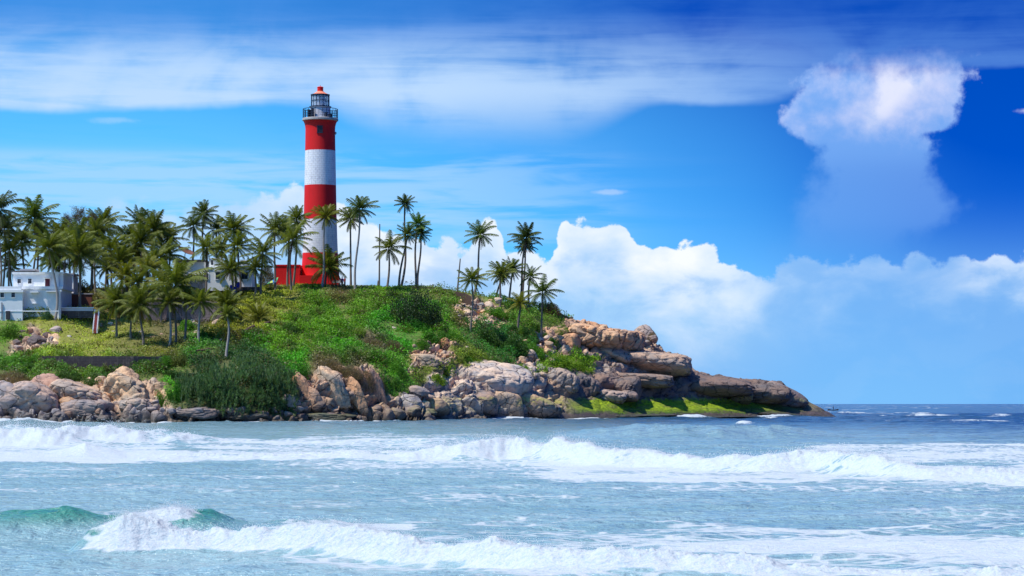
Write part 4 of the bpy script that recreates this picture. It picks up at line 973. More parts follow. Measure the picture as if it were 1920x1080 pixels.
# bare trunks
def bare(tx, ty, bx, by, D, label):
    g_ = at(bx, by, D); rel = at(tx, ty, D) - g_; mb = MB(); mb.tube([(rel.x * u, 0, rel.z * u - .6 * (1 - u)) for u in np.linspace(0, 1, 9)], [.17 - .07 * u for u in np.linspace(0, 1, 9)], 8)
    tag(mb.build('bare_trunk', M['trunk'], loc=g_, sm=True), label, 'dead tree', 'crownless palm trunks')
bare(712, 420, 711, 541, 427, 'tall straight crownless palm trunk on the crest like a pole')
bare(863, 485, 857, 546, 428, 'leaning crownless palm trunk beyond the dark parapet')
bare(709, 526, 707, 542, 427, 'short broken stump beside the tall bare trunk')
# feathery dark trees in the grove
def feather_tree(px, top, by, D, wpx, label, seed):
    r_ = np.random.RandomState(seed); x_ = (px - 960) / F * D; g_ = Vector((x_, D, zat(x_, D))); H = at(px, top, D).z - g_.z; W = wpx / 2 / F * D
    root = thing('casuarina_tree', label, 'tree', g_, 0, 'feathery trees in the left grove')
    mb = MB(); mb.tube([(0, 0, -.4), (.1, 0, H * .3), (-.1, 0, H * .65), (0, 0, H * .95)], [.24, .18, .11, .03], 8)
    C_ = []; D2 = []
    for i in range(46):
        u = .30 + .68 * i / 46; a = r_.uniform(0, 6.3); l = W * (1.15 - u * .75) * r_.uniform(.6, 1.1)
        p0 = np.array((0, 0, H * u * .98)); p1 = p0 + np.array((math.cos(a) * l, math.sin(a) * l, l * r_.uniform(.4, 1.0)))
        mb.tube([p0, (p0 + p1) / 2 + (0, 0, .1), p1], [.05, .03, .01], 5)
        q = r_.uniform(.25, 1.05, 110)[:, None]; C_.append(p0 + (p1 - p0) * q + r_.normal(size=(110, 3)) * .28)
        D2.append(np.tile((p1 - p0) / l, (110, 1)) * .6 + r_.normal(size=(110, 3)) * .6)
    mb.build('trunk', M['trunk'], root, sm=True)
    C_ = np.concatenate(C_); D2 = np.concatenate(D2); n = len(C_)
    v, f = leaf_quads(C_, D2, r_.normal(size=(n, 3)), r_.uniform(.3, .7, n), r_.uniform(.03, .07, n))
    me_ = raw_mesh('feathery_crown', v, f, 4); o = link('crown', me_, M['bush'], root); o.color = (.115, .085, .055, 1)
feather_tree(130, 402, 560, 416, 70, 'feathery brownish tree left of the tallest one in the grove', 1)
feather_tree(150, 388, 560, 420, 60, 'feathery brownish tree, tallest in the grove behind the white house', 2)
feather_tree(172, 400, 560, 418, 56, 'feathery brownish tree right of the tallest one', 3)
feather_tree(110, 420, 560, 421, 50, 'feathery purplish tree thin against the sky, leftmost of its kind', 4)

# ================================================================== lighthouse
LD = 435.0; s = F / LD                                  # photo pixels per metre there
lx, lz = (600.5 - 960) / s, HC + (HZ - 536.5) / s
LH = thing('lighthouse', 'tall round lighthouse with red and white bands and a red domed lantern on the headland', 'lighthouse', (lx, LD, lz))
zz = lambda py: (536.5 - py) / s
wr = lambda hw: hw / s
bands = [('lh_red', [(536.5 + 6, 38.5), (530, 37.5), (515, 35.5), (495, 34.2), (475, 33.2)], 'red_base_band'),
         ('lh_white', [(475, 33.0), (445, 31.8), (412, 30.9)], 'white_band'),
         ('lh_red', [(412, 30.9), (380, 30.2), (348, 29.6)], 'red_band'),
         ('lh_white', [(348, 29.6), (315, 28.9), (283, 28.4)], 'white_band'),
         ('lh_red', [(283, 28.4), (260, 28.0), (243, 27.8), (237, 28.3), (232, 29.5), (227.5, 31.5)], 'red_band')]
for mt, pr, nm in bands:
    mb = MB(); mb.lathe([(wr(h), zz(p)) for p, h in pr], 72); mb.build(nm, M[mt], LH, sm=True)
mb = MB(); mb.lathe([(wr(31.5), zz(227.5)), (wr(33.6), zz(226.5)), (wr(33.6), zz(223.4)), (wr(32.8), zz(222.4)), (wr(5), zz(222.4))], 72); mb.build('gallery_floor', M['concrete'], LH)
M['lh_drum'] = paint('white_lantern_drum_paint', (.62, .62, .68), .7, .3, 2.0)
mb = MB(); mb.lathe([(wr(20.5), zz(222.4)), (wr(19.5), zz(213)), (wr(18.8), zz(203)), (wr(20.5), zz(201.8)), (wr(20.5), zz(200)), (wr(17), zz(199.5))], 64); mb.build('lantern_drum', M['lh_drum'], LH, sm=True)
# railing
mb = MB(); rr = wr(32.4)
for k in range(28):
    a = 2 * math.pi * k / 28; mb.tube([(rr * math.cos(a), rr * math.sin(a), zz(223)), (rr * math.cos(a), rr * math.sin(a), zz(205))], .04 if k % 4 else .07, 6)
for zy, w_ in [(205, .05), (210, .035), (214, .035), (218, .035)]:
    mb.tube([(rr * math.cos(2 * math.pi * k / 56), rr * math.sin(2 * math.pi * k / 56), zz(zy)) for k in range(57)], w_, 6, False)
mb.build('railing', M['lh_dark'], LH)
mb = MB()
for k in range(16):
    a = 2 * math.pi * k / 16; x, y = wr(16.8) * math.cos(a), wr(16.8) * math.sin(a); mb.tube([(x, y, zz(200)), (x, y, zz(178.5))], .055, 6)
for zy in (199.5, 189, 179): mb.tube([(wr(16.8) * math.cos(2 * math.pi * k / 48), wr(16.8) * math.sin(2 * math.pi * k / 48), zz(zy)) for k in range(49)], .06, 6, False)
mb.lathe([(wr(20.8), zz(201.4)), (wr(20.8), zz(200)), (wr(18), zz(200)), (wr(18), zz(201.4))], 48, cap=False)
mb.build('lantern_frame', M['lh_dark'], LH)
mb = MB(); mb.lathe([(wr(16.2), zz(199.5)), (wr(16.2), zz(178.6))], 48, cap=False); mb.build('lantern_glass', M['glass'], LH, sm=True)
mb = MB(); mb.lathe([(.5, zz(200)), (.9, zz(196)), (1.0, zz(189)), (.9, zz(182)), (.3, zz(180))], 24); mb.build('lamp_lens', M['lh_drum'], LH, sm=True)
mb = MB(); mb.lathe([(wr(17.8), zz(179.0)), (wr(18.0), zz(177.4)), (wr(16.8), zz(177.2))], 48); mb.build('roof_rim', M['lh_dark'], LH)
mb = MB(); mb.lathe([(wr(16.9), zz(177.2)), (wr(13.0), zz(175.8)), (wr(10), zz(174.2)), (wr(7.4), zz(172.3)), (wr(6), zz(171.2))], 48); mb.build('dome', M['lh_orange'], LH, sm=True)
mb = MB(); mb.lathe([(wr(5.6), zz(172.5)), (wr(5.6), zz(164.5)), (wr(6.2), zz(163.8)), (wr(4.5), zz(162.6)), (wr(.6), zz(162.3)), (wr(.4), zz(159.5))], 24); mb.build('vent_cap', M['lh_red'], LH, sm=True)
# gallery equipment
for (a, w_, h_) in [(-2.3, .9, 1.3), (-2.05, .6, 1.5), (-1.1, .8, .7), (-.75, .7, .6)]:
    mb = MB(); mb.box((wr(27) * math.cos(a), wr(27) * math.sin(a), zz(222) + h_ / 2), (w_, .3, h_), a); mb.box((wr(27) * math.cos(a), wr(27) * math.sin(a), zz(222) + h_ + .03), (w_ + .08, .38, .06), a)
    mb.build('gallery_equipment', M['lh_dark'], LH)
fr_ = MB(); yw = -wr(28.0); x0, x1, z0, z1 = (597.2 - 600.5) / s, (606.6 - 600.5) / s, zz(252), zz(239)
for (cx, cz, dx_, dz_) in [((x0 + x1) / 2, z1, x1 - x0 + .16, .1), ((x0 + x1) / 2, z0, x1 - x0 + .2, .1), (x0, (z0 + z1) / 2, .09, z1 - z0), (x1, (z0 + z1) / 2, .09, z1 - z0)]: fr_.box((cx, yw, cz), (dx_, .22, dz_))
fo = fr_.build('window', M['lh_dark'], LH)
MB().box(((x0 + x1) / 2, yw + .02, (z0 + z1) / 2), (x1 - x0 - .09, .1, z1 - z0 - .1)).build('pane', M['pane'], fo)
mb = MB(); mb.box((wr(28.8), -.2, zz(250)), (.22, .12, .5)); mb.tube([(wr(27.6), -.2, zz(248.5)), (wr(30.5), -.2, zz(248.5)), (wr(30.5), -.2, zz(251))], .035, 6); mb.build('wall_bracket', M['steel'], LH)
AX = MB(); AX.box(((541 - 600.5) / s, -.8, zz(517.5) - .3), (47 / s, 4.2, 37 / s + .6)); AX.box(((541 - 600.5) / s, -.8, zz(499)), (49 / s, 4.4, .22)); AX.build('annex', M['lh_red'], LH)
AX = MB(); AX.box(((602 - 600.5) / s, -2.6, zz(527) - .3), (72 / s, 3.0, 17 / s + .6)); AX.build('entrance_block', M['lh_red'], LH)
mb = MB(); p = at(597, 541, 431); mb.box((p.x, p.y, p.z), (190 / s, 1.2, .9)); mb.box((p.x + 1, p.y - .4, p.z + .48), (178 / s, .3, .2))
for k in range(18): mb.box((p.x - 8.7 + k * 1.02, p.y - .5, p.z + .1), (.14, .3, 1.0))
tag(mb.build('terrace_wall', M['concrete']), 'low pinkish grey kerb wall running along the foot of the lighthouse', 'wall')
mb = MB(); p = at(631, 531.5, 428.5)
for dx_ in (-.6, 0, .6): mb.box((p.x + dx_, p.y, p.z - .3), (.08, .5, .8))
mb.box((p.x, p.y, p.z + .1), (1.5, .55, .08)); mb.box((p.x, p.y + .25, p.z + .35), (1.5, .07, .4))
tag(mb.build('bench', M['concrete']), 'pale bench standing at the right foot of the lighthouse', 'bench')
for x, y, w_, h_ in [(84, 680, 34, 24), (128, 686, 26, 14), (196, 688, 30, 16), (312, 672, 44, 26), (334, 668, 40, 24), (60, 672, 40, 24)]:
    bush(x, y, w_, h_, OLV if x % 3 else GRN, 'small bush growing against the long dark stone wall', 'small bushes against the dark wall', D=347)

# ================================================================== people (tiny, far off)
def skin(name, verts, edges, rad, mat, parent=None, loc=(0, 0, 0), sub=1):
    me = bpy.data.meshes.new(name); me.from_pydata(verts, edges, []); o = link(name, me, mat, parent, loc)
    sk_ = o.modifiers.new('skin', 'SKIN'); ss = o.modifiers.new('sub', 'SUBSURF'); ss.levels = sub; ss.render_levels = sub
    for i, r_ in enumerate(rad): me.skin_vertices[0].data[i].radius = (r_, r_) if not isinstance(r_, tuple) else r_
    me.skin_vertices[0].data[0].use_root = True
    return o
M['skin'] = paint('brown_skin', (.22, .11, .07), .6, 0); M['cloth_p'] = paint('purple_cloth', (.10, .03, .20), .8, 0); M['cloth_r'] = paint('dark_red_cloth', (.25, .03, .05), .8, 0); M['cloth_d'] = paint('dark_cloth', (.03, .03, .05), .8, 0); M['hair'] = paint('black_hair', (.012, .01, .01), .6, 0)
def person(loc, rz, top, label):
    V_ = [(0, 0, .95), (0, 0, 1.2), (0, 0, 1.42), (0, 0, 1.52), (0, -.01, 1.60), (0, -.01, 1.70), (.19, 0, 1.40), (.24, -.02, 1.12), (.24, -.10, .88), (-.19, 0, 1.40), (-.25, -.02, 1.12), (-.22, -.14, .90), (.09, 0, .88), (.10, .02, .48), (.11, .05, .07), (.11, -.10, .04), (-.09, 0, .88), (-.10, -.04, .48), (-.11, -.02, .07), (-.11, -.16, .04)]
    E_ = [(0, 1), (1, 2), (2, 3), (3, 4), (4, 5), (2, 6), (6, 7), (7, 8), (2, 9), (9, 10), (10, 11), (0, 12), (12, 13), (13, 14), (14, 15), (0, 16), (16, 17), (17, 18), (18, 19)]
    r_ = [.14, .13, .12, .055, .085, .09, .06, .048, .035, .06, .048, .035, .09, .065, .045, .04, .09, .065, .045, .04]
    o = skin('person', V_, E_, r_, M['skin'], None, loc, 2); o.rotation_euler.z = rz; tag(o, label, 'person')
    mb = MB(); mb.lathe([(.17, .86), (.165, 1.0), (.15, 1.15), (.18, 1.32), (.17, 1.42), (.07, 1.48)], 16); c = mb.build('shirt', top, o, sm=True); c.scale = (1.12, .78, 1)
    for sx in (-1, 1):
        mb = MB(); mb.tube([(sx * .09, 0, .93), (sx * .10, 0, .5), (sx * .11, .01, .12)], [.115, .09, .075], 10); mb.build('trouser_leg', M['cloth_d'], o, sm=True)
        mb = MB(); mb.tube([(sx * .15, 0, 1.43), (sx * .22, -.01, 1.25), (sx * .25, -.03, 1.1)], [.075, .07, .06], 8); mb.build('sleeve', top, o, sm=True)
    mb = MB(); mb.lathe([(.095, 1.62), (.11, 1.68), (.10, 1.76), (.05, 1.81)], 14, (0, .02, 0)); mb.build('hair', M['hair'], o, sm=True)
    return o
for px_, D_, rz, mt, lab in [(641.5, 428, .4, 'cloth_p', 'person in a purple top standing by the bench at the lighthouse foot'), (646.5, 428.5, -.8, 'cloth_r', 'person in a dark red top right of the bench at the lighthouse foot')]:
    p = at(px_, 537.5, D_); person(p, rz, M[mt], lab)

# ================================================================== houses
def opening(par, cx, cz, w_, h_, y, kind='window', mat='pane', fr_='white', t=.06):
    mb = MB(); q = .09
    mb.box((cx, y, cz + h_ / 2 + q / 2), (w_ + 2 * q, t * 2, q)); mb.box((cx, y, cz - h_ / 2 - q / 2), (w_ + 2 * q, t * 2.6, q))
    mb.box((cx - w_ / 2 - q / 2, y, cz), (q, t * 2, h_)); mb.box((cx + w_ / 2 + q / 2, y, cz), (q, t * 2, h_))
    o = mb.build(kind, M[fr_], par)
    mb = MB(); mb.box((cx, y + .01, cz), (w_, .05, h_)); pn = mb.build('pane' if kind == 'window' else 'leaf', M[mat], o)
    if kind == 'window':
        mb = MB(); mb.box((cx, y - .035, cz), (.05, .03, h_)); mb.box((cx, y - .035, cz + h_ * .1), (w_, .026, .05)); mb.build('glazing_bar', M['frame'], o)
    return o
class House:
    def __init__(s, name, label, D, px, py, cat='house'):
        s.D = D; s.k = F / D; s.px = px; s.py = py; s.o = thing(name, label, cat, at(px, py, D))
    def X(s, px): return (px - s.px) / s.k
    def Z(s, py): return (s.py - py) / s.k
    def box(s, nm, x0, x1, y0, y1, d0, d1, mat):
        mb = MB(); mb.box(((s.X(x0) + s.X(x1)) / 2, (d0 + d1) / 2, (s.Z(y0) + s.Z(y1)) / 2), (abs(s.X(x1) - s.X(x0)), d1 - d0, abs(s.Z(y0) - s.Z(y1))))
        return mb.build(nm, M[mat], s.o)
    def win(s, x0, x1, y0, y1, d, kind='window', mat='pane', fr_='white'):
        return opening(s.o, (s.X(x0) + s.X(x1)) / 2, (s.Z(y0) + s.Z(y1)) / 2, (x1 - x0) / s.k, (y1 - y0) / s.k, d - .04, kind, mat, fr_)
h = House('white_house', 'white two storey flat roofed house at the left with small dark windows', 385, 30, 606)
h.box('lower_wall', -110, 113, 542, 640, 0, 10, 'shadewhite'); h.box('annex_wall', -110, 46, 549, 640, -1.6, -.003, 'shadewhite')
h.box('annex_roof', -110, 48, 544.5, 549, -1.9, -.004, 'white'); h.box('annex_parapet', -110, 44, 538, 544.5, -1.7, -1.5, 'white')
h.box('terrace_edge', 12, 118, 537, 542, -.35, 10, 'white'); h.box('wall_band', -100, 114, 583, 585, -1.66, -1.6, 'white')
h.box('upper_wall', 22, 116, 513, 537, 1.2, 9, 'white'); h.box('parapet', 20, 118, 509.5, 513, .9, 9.3, 'white')
h.box('roof_edge', 22, 60, 506.6, 509.5, 1.4, 8, 'roofdark'); h.box('roof_tank_room', 30, 58, 502, 506.6, 3, 7, 'offwhite'); h.box('corner_pillar', 104, 108, 513, 537, .95, 1.2, 'white'); h.box('side_pillar', 111, 114.5, 546, 598, -.5, 0, 'white')
h.box('pillar_cap', 109, 117, 543.5, 547, -.6, -.36, 'white')
for a in [(30, 36.5, 522.5, 530), (50, 56.5, 522, 531)]: h.win(*a, 1.2)
for a in [(5, 11.5, 549.8, 558.5), (25.5, 32, 549.5, 558.5)]: h.win(*a, -1.6)
h.win(82, 91, 522, 536.6, 1.2, 'door', 'maroon')
h.box('window_awning', 58, 74, 546.5, 549, -.9, 0, 'white'); h.box('window_awning', 88, 110, 545.5, 547.5, -.8, -.003, 'white'); h.box('sill', 60, 72, 568.5, 569.6, -.25, 0, 'white'); h.box('door_awning', 80, 93, 519.5, 521.3, .5, 1.2, 'white')
h.box('utility_box', 16, 23, 584, 600, -2.1, -1.67, 'roofdark'); h.box('drain_pipe', 7, 8.6, 568, 600, -1.8, -1.67, 'frame')
mb = MB(); mb.tube([(h.X(33), .9, h.Z(533)), (h.X(33), .9, h.Z(529.5))], .05); mb.tube([(h.X(42), -.2, h.Z(543)), (h.X(42), -.2, h.Z(538)), (h.X(41), -.2, h.Z(538))], .05); mb.build('wall_lamp', M['lh_dark'], h.o)
h = House('side_wing', 'shaded grey wing with white corner post right of the white house', 396, 126, 560)
h.box('wall', 117, 134, 516, 552, 0, 6, 'offwhite'); h.box('corner_post', 134, 138, 515, 553, -.2, .2, 'white'); h.box('roof_slab', 115, 139, 512.6, 515, -.5, 6.3, 'concrete'); h.win(120, 128, 528, 540, 0)
h = House('rust_wall', 'rusty brown retaining wall beside the white house', 395, 132, 580, 'wall'); h.box('wall', 116, 172, 552, 580, 0, .8, 'rust'); h.box('cap', 115, 174, 549.8, 552, -.1, .9, 'concrete')
h = House('white_wall', 'low white garden wall with a cap beside the steps', 386, 145, 584, 'wall'); h.box('wall', 115, 175, 577.5, 583, 0, .4, 'offwhite'); h.box('cap', 114.5, 176, 576, 577.5, -.1, .5, 'white'); h.box('footing', 116, 174, 583, 596, .05, .35, 'darkstone')
# steps climbing the lawn
st_o = thing('garden_steps', 'narrow stairway with red treads and white sides on the lawn below the low white wall', 'steps', at(180, 612, 383))
mb = MB(); mb2 = MB()
for i in range(13):
    u = i / 12; p = at(178.5 + 3.5 * u, 618 - 36 * u, 379.5 + 6 * u) - st_o.location
    mb.box((p.x, p.y, p.z - .3), (.5, .52, .55)); mb2.box((p.x - .32, p.y, p.z - .2), (.16, .52, .7)); mb2.box((p.x + .32, p.y, p.z - .2), (.16, .52, .7))
mb.build('tread', M['redpaint'], st_o); mb2.build('side_wall', M['white'], st_o)

h = House('house', 'grey white flat roofed house under the rusty dish, veranda roof at its foot', 412, 355, 540)
h.box('upper_wall', 327, 383, 491, 516, 0, 7, 'white'); h.box('roof_edge', 325, 385, 487, 491, -.4, 7.4, 'roofdark'); h.box('lower_wall', 327, 383, 516.0, 545, 1.6, 7, 'offwhite')
h.box('veranda_roof', 366, 386, 516.5, 519.5, -1.2, 1.5, 'roofdark'); h.box('veranda_post', 373, 375, 519.5, 540, -1.0, -.8, 'frame'); h.box('veranda_post', 383, 384.5, 519.5, 540, -1.0, -.8, 'frame'); h.win(344, 350, 500, 508, 0)
h = House('house', 'small white cottage with two dark windows behind the palms, left of the tarpaulin', 410, 425, 540)
h.box('wall', 386.5, 443, 503, 545, 0, 6, 'white'); h.box('right_wall', 444, 473, 500, 545, -.3, 6, 'white'); h.box('parapet', 385.5, 444, 501, 503, -.15, 6.1, 'white'); h.box('right_parapet', 443, 474.5, 498.2, 500, -.5, 6.1, 'white')
h.box('roof_room', 390, 412, 484, 501, 1.5, 5, 'shadewhite'); h.box('roof_room_slab', 389, 413, 482.5, 484, 1.3, 5.2, 'white'); h.box('water_tank', 448, 462, 486, 498.2, 1.5, 3.5, 'shadewhite')
h.win(393.5, 398, 487, 496, 1.5); h.win(404.5, 412.5, 510.5, 523.5, 0); h.win(453, 465, 510.5, 523.5, -.3); h.win(388.5, 391, 513, 524, 0)
h.box('awning', 402, 415, 508, 509.2, -.6, 0, 'white'); h.box('plinth', 443, 490, 538.5, 545, -1.0, -.31, 'roofdark')
# dish
ds = thing('satellite_dish', 'large rusty mesh satellite dish tilted on the flat roof', 'satellite dish', at(344.5, 487, 412) + Vector((0, 1.5, 0)))
mb = MB(); prof = [(r_, .16 * r_ * r_) for r_ in np.linspace(.02, 1.38, 8)]; mb.lathe(prof, 28, cap=False)
mb.lathe([(1.38, .305), (1.43, .33), (1.40, .37)], 28, cap=False)
d_ = mb.build('bowl', M['rustmesh'], ds, (.15, 0, 1.35)); d_.rotation_euler = (R(16), R(27), 0)
mb = MB()
for a in range(3): mb.tube([(1.3 * math.cos(a * 2.09), 1.3 * math.sin(a * 2.09), .27), (0, 0, 1.3)], .025, 5)
mb.box((0, 0, 1.32), (.16, .16, .22)); q = mb.build('feed_arm', M['steel'], ds, (.15, 0, 1.35)); q.rotation_euler = (R(16), R(27), 0)
mb = MB(); mb.tube([(0, 0, 0), (0, 0, 1.0), (.12, 0, 1.36)], .07, 8)
for a in range(3): mb.tube([(.8 * math.cos(a * 2.09), .8 * math.sin(a * 2.09), 0), (0, 0, .55)], .04, 6)
mb.build('mast', M['frame'], ds)
# barrels
for px_, py_, lab in [(434, 540, 'blue plastic barrel leaning left before the cottage'), (439, 543, 'lower blue plastic barrel of the group before the cottage'), (446.5, 534.5, 'blue plastic barrel set apart right of the others')]:
    p = at(px_, py_, 404); b_ = thing('barrel', lab, 'barrel', p - Vector((0, 0, .42)), 0, 'blue barrels by the cottage')
    mb = MB(); mb.lathe([(.26, 0), (.29, .04), (.29, .28), (.305, .30), (.29, .32), (.29, .56), (.305, .58), (.29, .60), (.28, .84), (.24, .88)], 20); mb.build('body', M['blue'], b_, sm=True)
    mb = MB(); mb.lathe([(.2, .88), (.2, .93), (.05, .94)], 16); mb.build('lid', M['cloth_d'], b_)
# tarpaulin shelter
tp_ = thing('tarpaulin_shelter', 'green, yellow and blue tarpaulin stretched over poles between the cottage and the red annex', 'tarpaulin', at(507, 537, 420))
nx, ny = 16, 8; V2 = []; k_ = F / 420
for i in range(nx + 1):
    for j in range(ny + 1):
        u, v = i / nx, j / ny; V2.append(((-13 + 26 * u) / k_, -1.2 + 3 * v, (2 + 15 * (u ** .8) * (0.35 + .65 * v) - 2.2 * math.sin(math.pi * u) * math.sin(math.pi * v)) / k_ * 1.1))
F2 = [(i * (ny + 1) + j, (i + 1) * (ny + 1) + j, (i + 1) * (ny + 1) + j + 1, i * (ny + 1) + j + 1) for i in range(nx) for j in range(ny)]
o = MB().add(V2, F2).build('sheet', M['tarp'], tp_, sm=True); sm_ = o.modifiers.new('thick', 'SOLIDIFY'); sm_.thickness = .02
mb = MB()
for x in (-1.15, 0, 1.15):
    for y in (-1.1, 1.7): mb.tube([(x, y, -.2), (x, y, .35 + .5 * (x + 1.15))], .03, 6)
mb.build('pole', M['frame'], tp_)
# walls on the slope
def ribbon_wall(name, label, pts, hpx, D, thick, mat, over=None, jag=0.0, cap=None):
    """wall along a list of (px, py_top, D): real thickness, follows the list"""
    P0_ = at(pts[0][0], pts[0][1], pts[0][2]); ro = thing(name, label, 'wall', P0_); mb = MB(); mc = MB(); V_ = []; n = 0
    dense = []
    for a, b_ in zip(pts[:-1], pts[1:]):
        m_ = max(2, int(abs(b_[0] - a[0]) / 6))
        for i in range(m_): u = i / m_; dense.append([a[q] + (b_[q] - a[q]) * u for q in range(3)])
    dense.append(list(pts[-1])); Ps = []
    for x, y, d in dense: Ps.append(at(x, y, d) - P0_ + Vector((0, 0, random.uniform(-jag, jag))))
    hh_ = hpx / F * D
    for i in range(len(Ps) - 1):
        a, b_ = Ps[i], Ps[i + 1]
        vs = []
        for p in (a, b_): vs += [(p.x, p.y, p.z - hh_ - 1.0), (p.x, p.y, p.z), (p.x, p.y + thick, p.z), (p.x, p.y + thick, p.z - hh_ - 1.0)]
        mb.add(vs, [(0, 4, 5, 1), (1, 5, 6, 2), (2, 6, 7, 3)] + ([(0, 1, 2, 3)] if i == 0 else []) + ([(7, 6, 5, 4)] if i == len(Ps) - 2 else []))
        if cap:
            vs = []
            for p in (a, b_): vs += [(p.x, p.y - .06, p.z + .004), (p.x, p.y - .06, p.z + .16), (p.x, p.y + thick + .06, p.z + .16), (p.x, p.y + thick + .06, p.z + .004)]
            mc.add(vs, [(0, 4, 5, 1), (1, 5, 6, 2), (2, 6, 7, 3), (3, 7, 4, 0)] + ([(0, 1, 2, 3)] if i == 0 else []) + ([(7, 6, 5, 4)] if i == len(Ps) - 2 else []))
    mb.build('masonry', M[mat], ro)
    if cap: mc.build('coping', M[cap], ro)
ribbon_wall('retaining_wall', 'long low dark stone retaining wall at the foot of the lawn', [(78, 668, 349), (160, 667.5, 349.5), (250, 668.3, 350), (320, 668, 351.5)], 18, 350, .6, 'darkstone', jag=.05)
ribbon_wall('terrace_retaining_wall', 'purple grey rubble wall holding up the terrace behind the low palms', [(262, 560, 389), (300, 557, 389), (360, 560, 388), (405, 566, 387), (428, 584, 387)], 36, 388, .8, 'stonewall', jag=.12)
ribbon_wall('parapet_wall', 'dark brown parapet along the crest right of the big round bush', [(772, 537.5, 424), (800, 538, 424), (828, 540.5, 423), (850, 545, 422), (872, 550, 421), (884, 556, 420)], 9, 423, .6, 'wood', jag=.05)
# timber
for (x0, y0, x1, y1, r_, lab) in [(438, 630, 478, 611, .26, 'fallen dark timber beam, left half of the broken pair on the slope'), (476, 617, 505, 604, .22, 'fallen dark timber beam, right half of the broken pair on the slope'), (368, 658, 392, 654, .12, 'short grey log lying below the green bush of the terrace'), (340, 661, 362, 659, .10, 'thin pale stick of driftwood on the lawn edge')]:
    p, _ = ground((x0 + x1) / 2, (y0 + y1) / 2 + 6); D_ = p.y - 2.2; a = at(x0, y0, D_); b_ = at(x1, y1, D_ + .8); d = b_ - a
    mb = MB(); mb.tube([d * u + Vector((0, 0, math.sin(u * 9) * .05)) for u in (0, .2, .4, .6, .8, 1)], [r_, r_ * 1.1, r_, r_ * .95, r_, r_ * .8], 8)
    tag(mb.build('log', M['wood'], loc=a, sm=True), lab, 'log')

# ================================================================== sea
def water_mat():
    m, tt, out = new_mat('sea_water')
    g = tt.node('ShaderNodeNewGeometry'); P = V(tt, g.outputs['Position']); x, y, z = tt.sep(P)
    fo = V(tt, tt.node('ShaderNodeAttribute', attribute_name='foam').outputs['Fac'])
    near = tt.sstep(y + x * 1.9, 450.0, 130.0)
    col = tt.mix(near, (0.02, 0.085, 0.17), (0.27, 0.42, 0.455))
    lw = tt.noise(tt.scale(P, (.05, .16, 0)), 1.0, 4, .6, .4)
    col = tt.mix(tt.sstep(lw, .42, .62) * .45, col, tt.mix(1.0, col, (0.55, 0.72, 0.74), 'MULTIPLY'))
    face = tt.sstep(z, 0.12, 0.50)
    nface = tt.sstep(y, 64.0, 50.0) 
    col = tt.mix(face * nface, col, (0.035, 0.23, 0.17))
    nA = tt.noise(tt.scale(P, (1.0, 1.6, 1.0)), 1.6, 6, .62, .3); nB = tt.noise(tt.scale(P, (1.0, 1.8, 1.0)), 7.0, 5, .65); nC = tt.noise(tt.scale(P, (.35, 1.0, 1.0)), .45, 4, .6)
    vor = tt.voro(tt.scale(P, (.9, 1.5, 1.0)), 1.5, 'DISTANCE_TO_EDGE'); lace = tt.sstep(vor + (nB - .5) * .22, .16, .03)
    nS = tt.noise(tt.scale(P, (.5, 3.0, 1.0)), 2.4, 5, .65, .3)
    fz = nA * .32 + nB * .26 + lace * .16 + nC * .12 + nS * .20
    th = 0.92 - fo * 0.86
    f = tt.sstep(fz, th - .04, th + .17)
    nF = tt.noise(P, 30.0, 3, .6)
    fcol = tt.mix(tt.sstep(nB * .5 + nF * .5, .34, .58), (0.40, 0.49, 0.54), (0.575, 0.595, 0.61))
    farw = tt.sstep(y, 30, 320)
    # ripples
    r1 = tt.noise(tt.scale(P, (1.0, 1.5, 1.0)), 1.1, 5, .62, .2); r2 = tt.noise(tt.scale(P, (1.0, 1.7, 1.0)), 4.5, 4, .6); r3 = tt.noise(tt.scale(P, (1.0, 1.5, 1)), .22, 5, .6)
    hgt = r1 * .5 + r2 * .16 + r3 * (0.6 + 1.2 * farw)
    bn = tt.bump(hgt, 0.75, 1.0)
    b = tt.node('ShaderNodeBsdfPrincipled'); tt.put(b.inputs['Base Color'], col); b.inputs['Roughness'].default_value = 0.13; b.inputs['IOR'].default_value = 1.333; tt.put(b.inputs['Normal'], bn)
    fb = tt.node('ShaderNodeBsdfPrincipled'); tt.put(fb.inputs['Base Color'], fcol); fb.inputs['Roughness'].default_value = .7; fb.inputs['Specular IOR Level'].default_value = .2
    tt.put(fb.inputs['Normal'], tt.bump(nB * .8 + nF * .2 + nA * .6, .6, .14))
    mx = tt.node('ShaderNodeMixShader'); tt.put(mx.inputs[0], f); tt.l.new(b.outputs[0], mx.inputs[1]); tt.l.new(fb.outputs[0], mx.inputs[2]); tt.l.new(mx.outputs[0], out.inputs[0])
    return m
M['sea'] = water_mat()
rows = [19.0]
while rows[-1] < 12000:
    d = rows[-1]
    st = .30 if d < 33 else .055 if d < 50 else .13 if d < 76 else .12 if d < 116 else .25 if d < 165 else .9 if d < 200 else 1.3 if d < 330 else 1.0 if d < 500 else 3.5 if d < 620 else d * .03
    rows.append(d + st)
rows = np.array(rows); NR = len(rows)
cols = np.concatenate([np.linspace(-4200, -260, 50)[:-1], np.linspace(-260, 2180, 1000), np.linspace(2180, 6200, 50)[1:]]); NC = len(cols)
SPX, SD = np.meshgrid(cols, rows); SX = (SPX - 960) / F * SD
SZ = np.zeros(SX.shape); FO = np.zeros(SX.shape)
chop = sst(SD, 15, 60)
w1 = fbm(SX * .55, SD * 1.1, 0, 4, 300) - .5; w2 = fbm(SX * .12, SD * .32, 0, 3, 310) - .5
SZ += w1 * .22 + w2 * .30
far = sst(SD, 220, 420) ; SZ += far * (fbm(SX * .10, SD * .16, 0, 4, 330) - .5) * 1.1
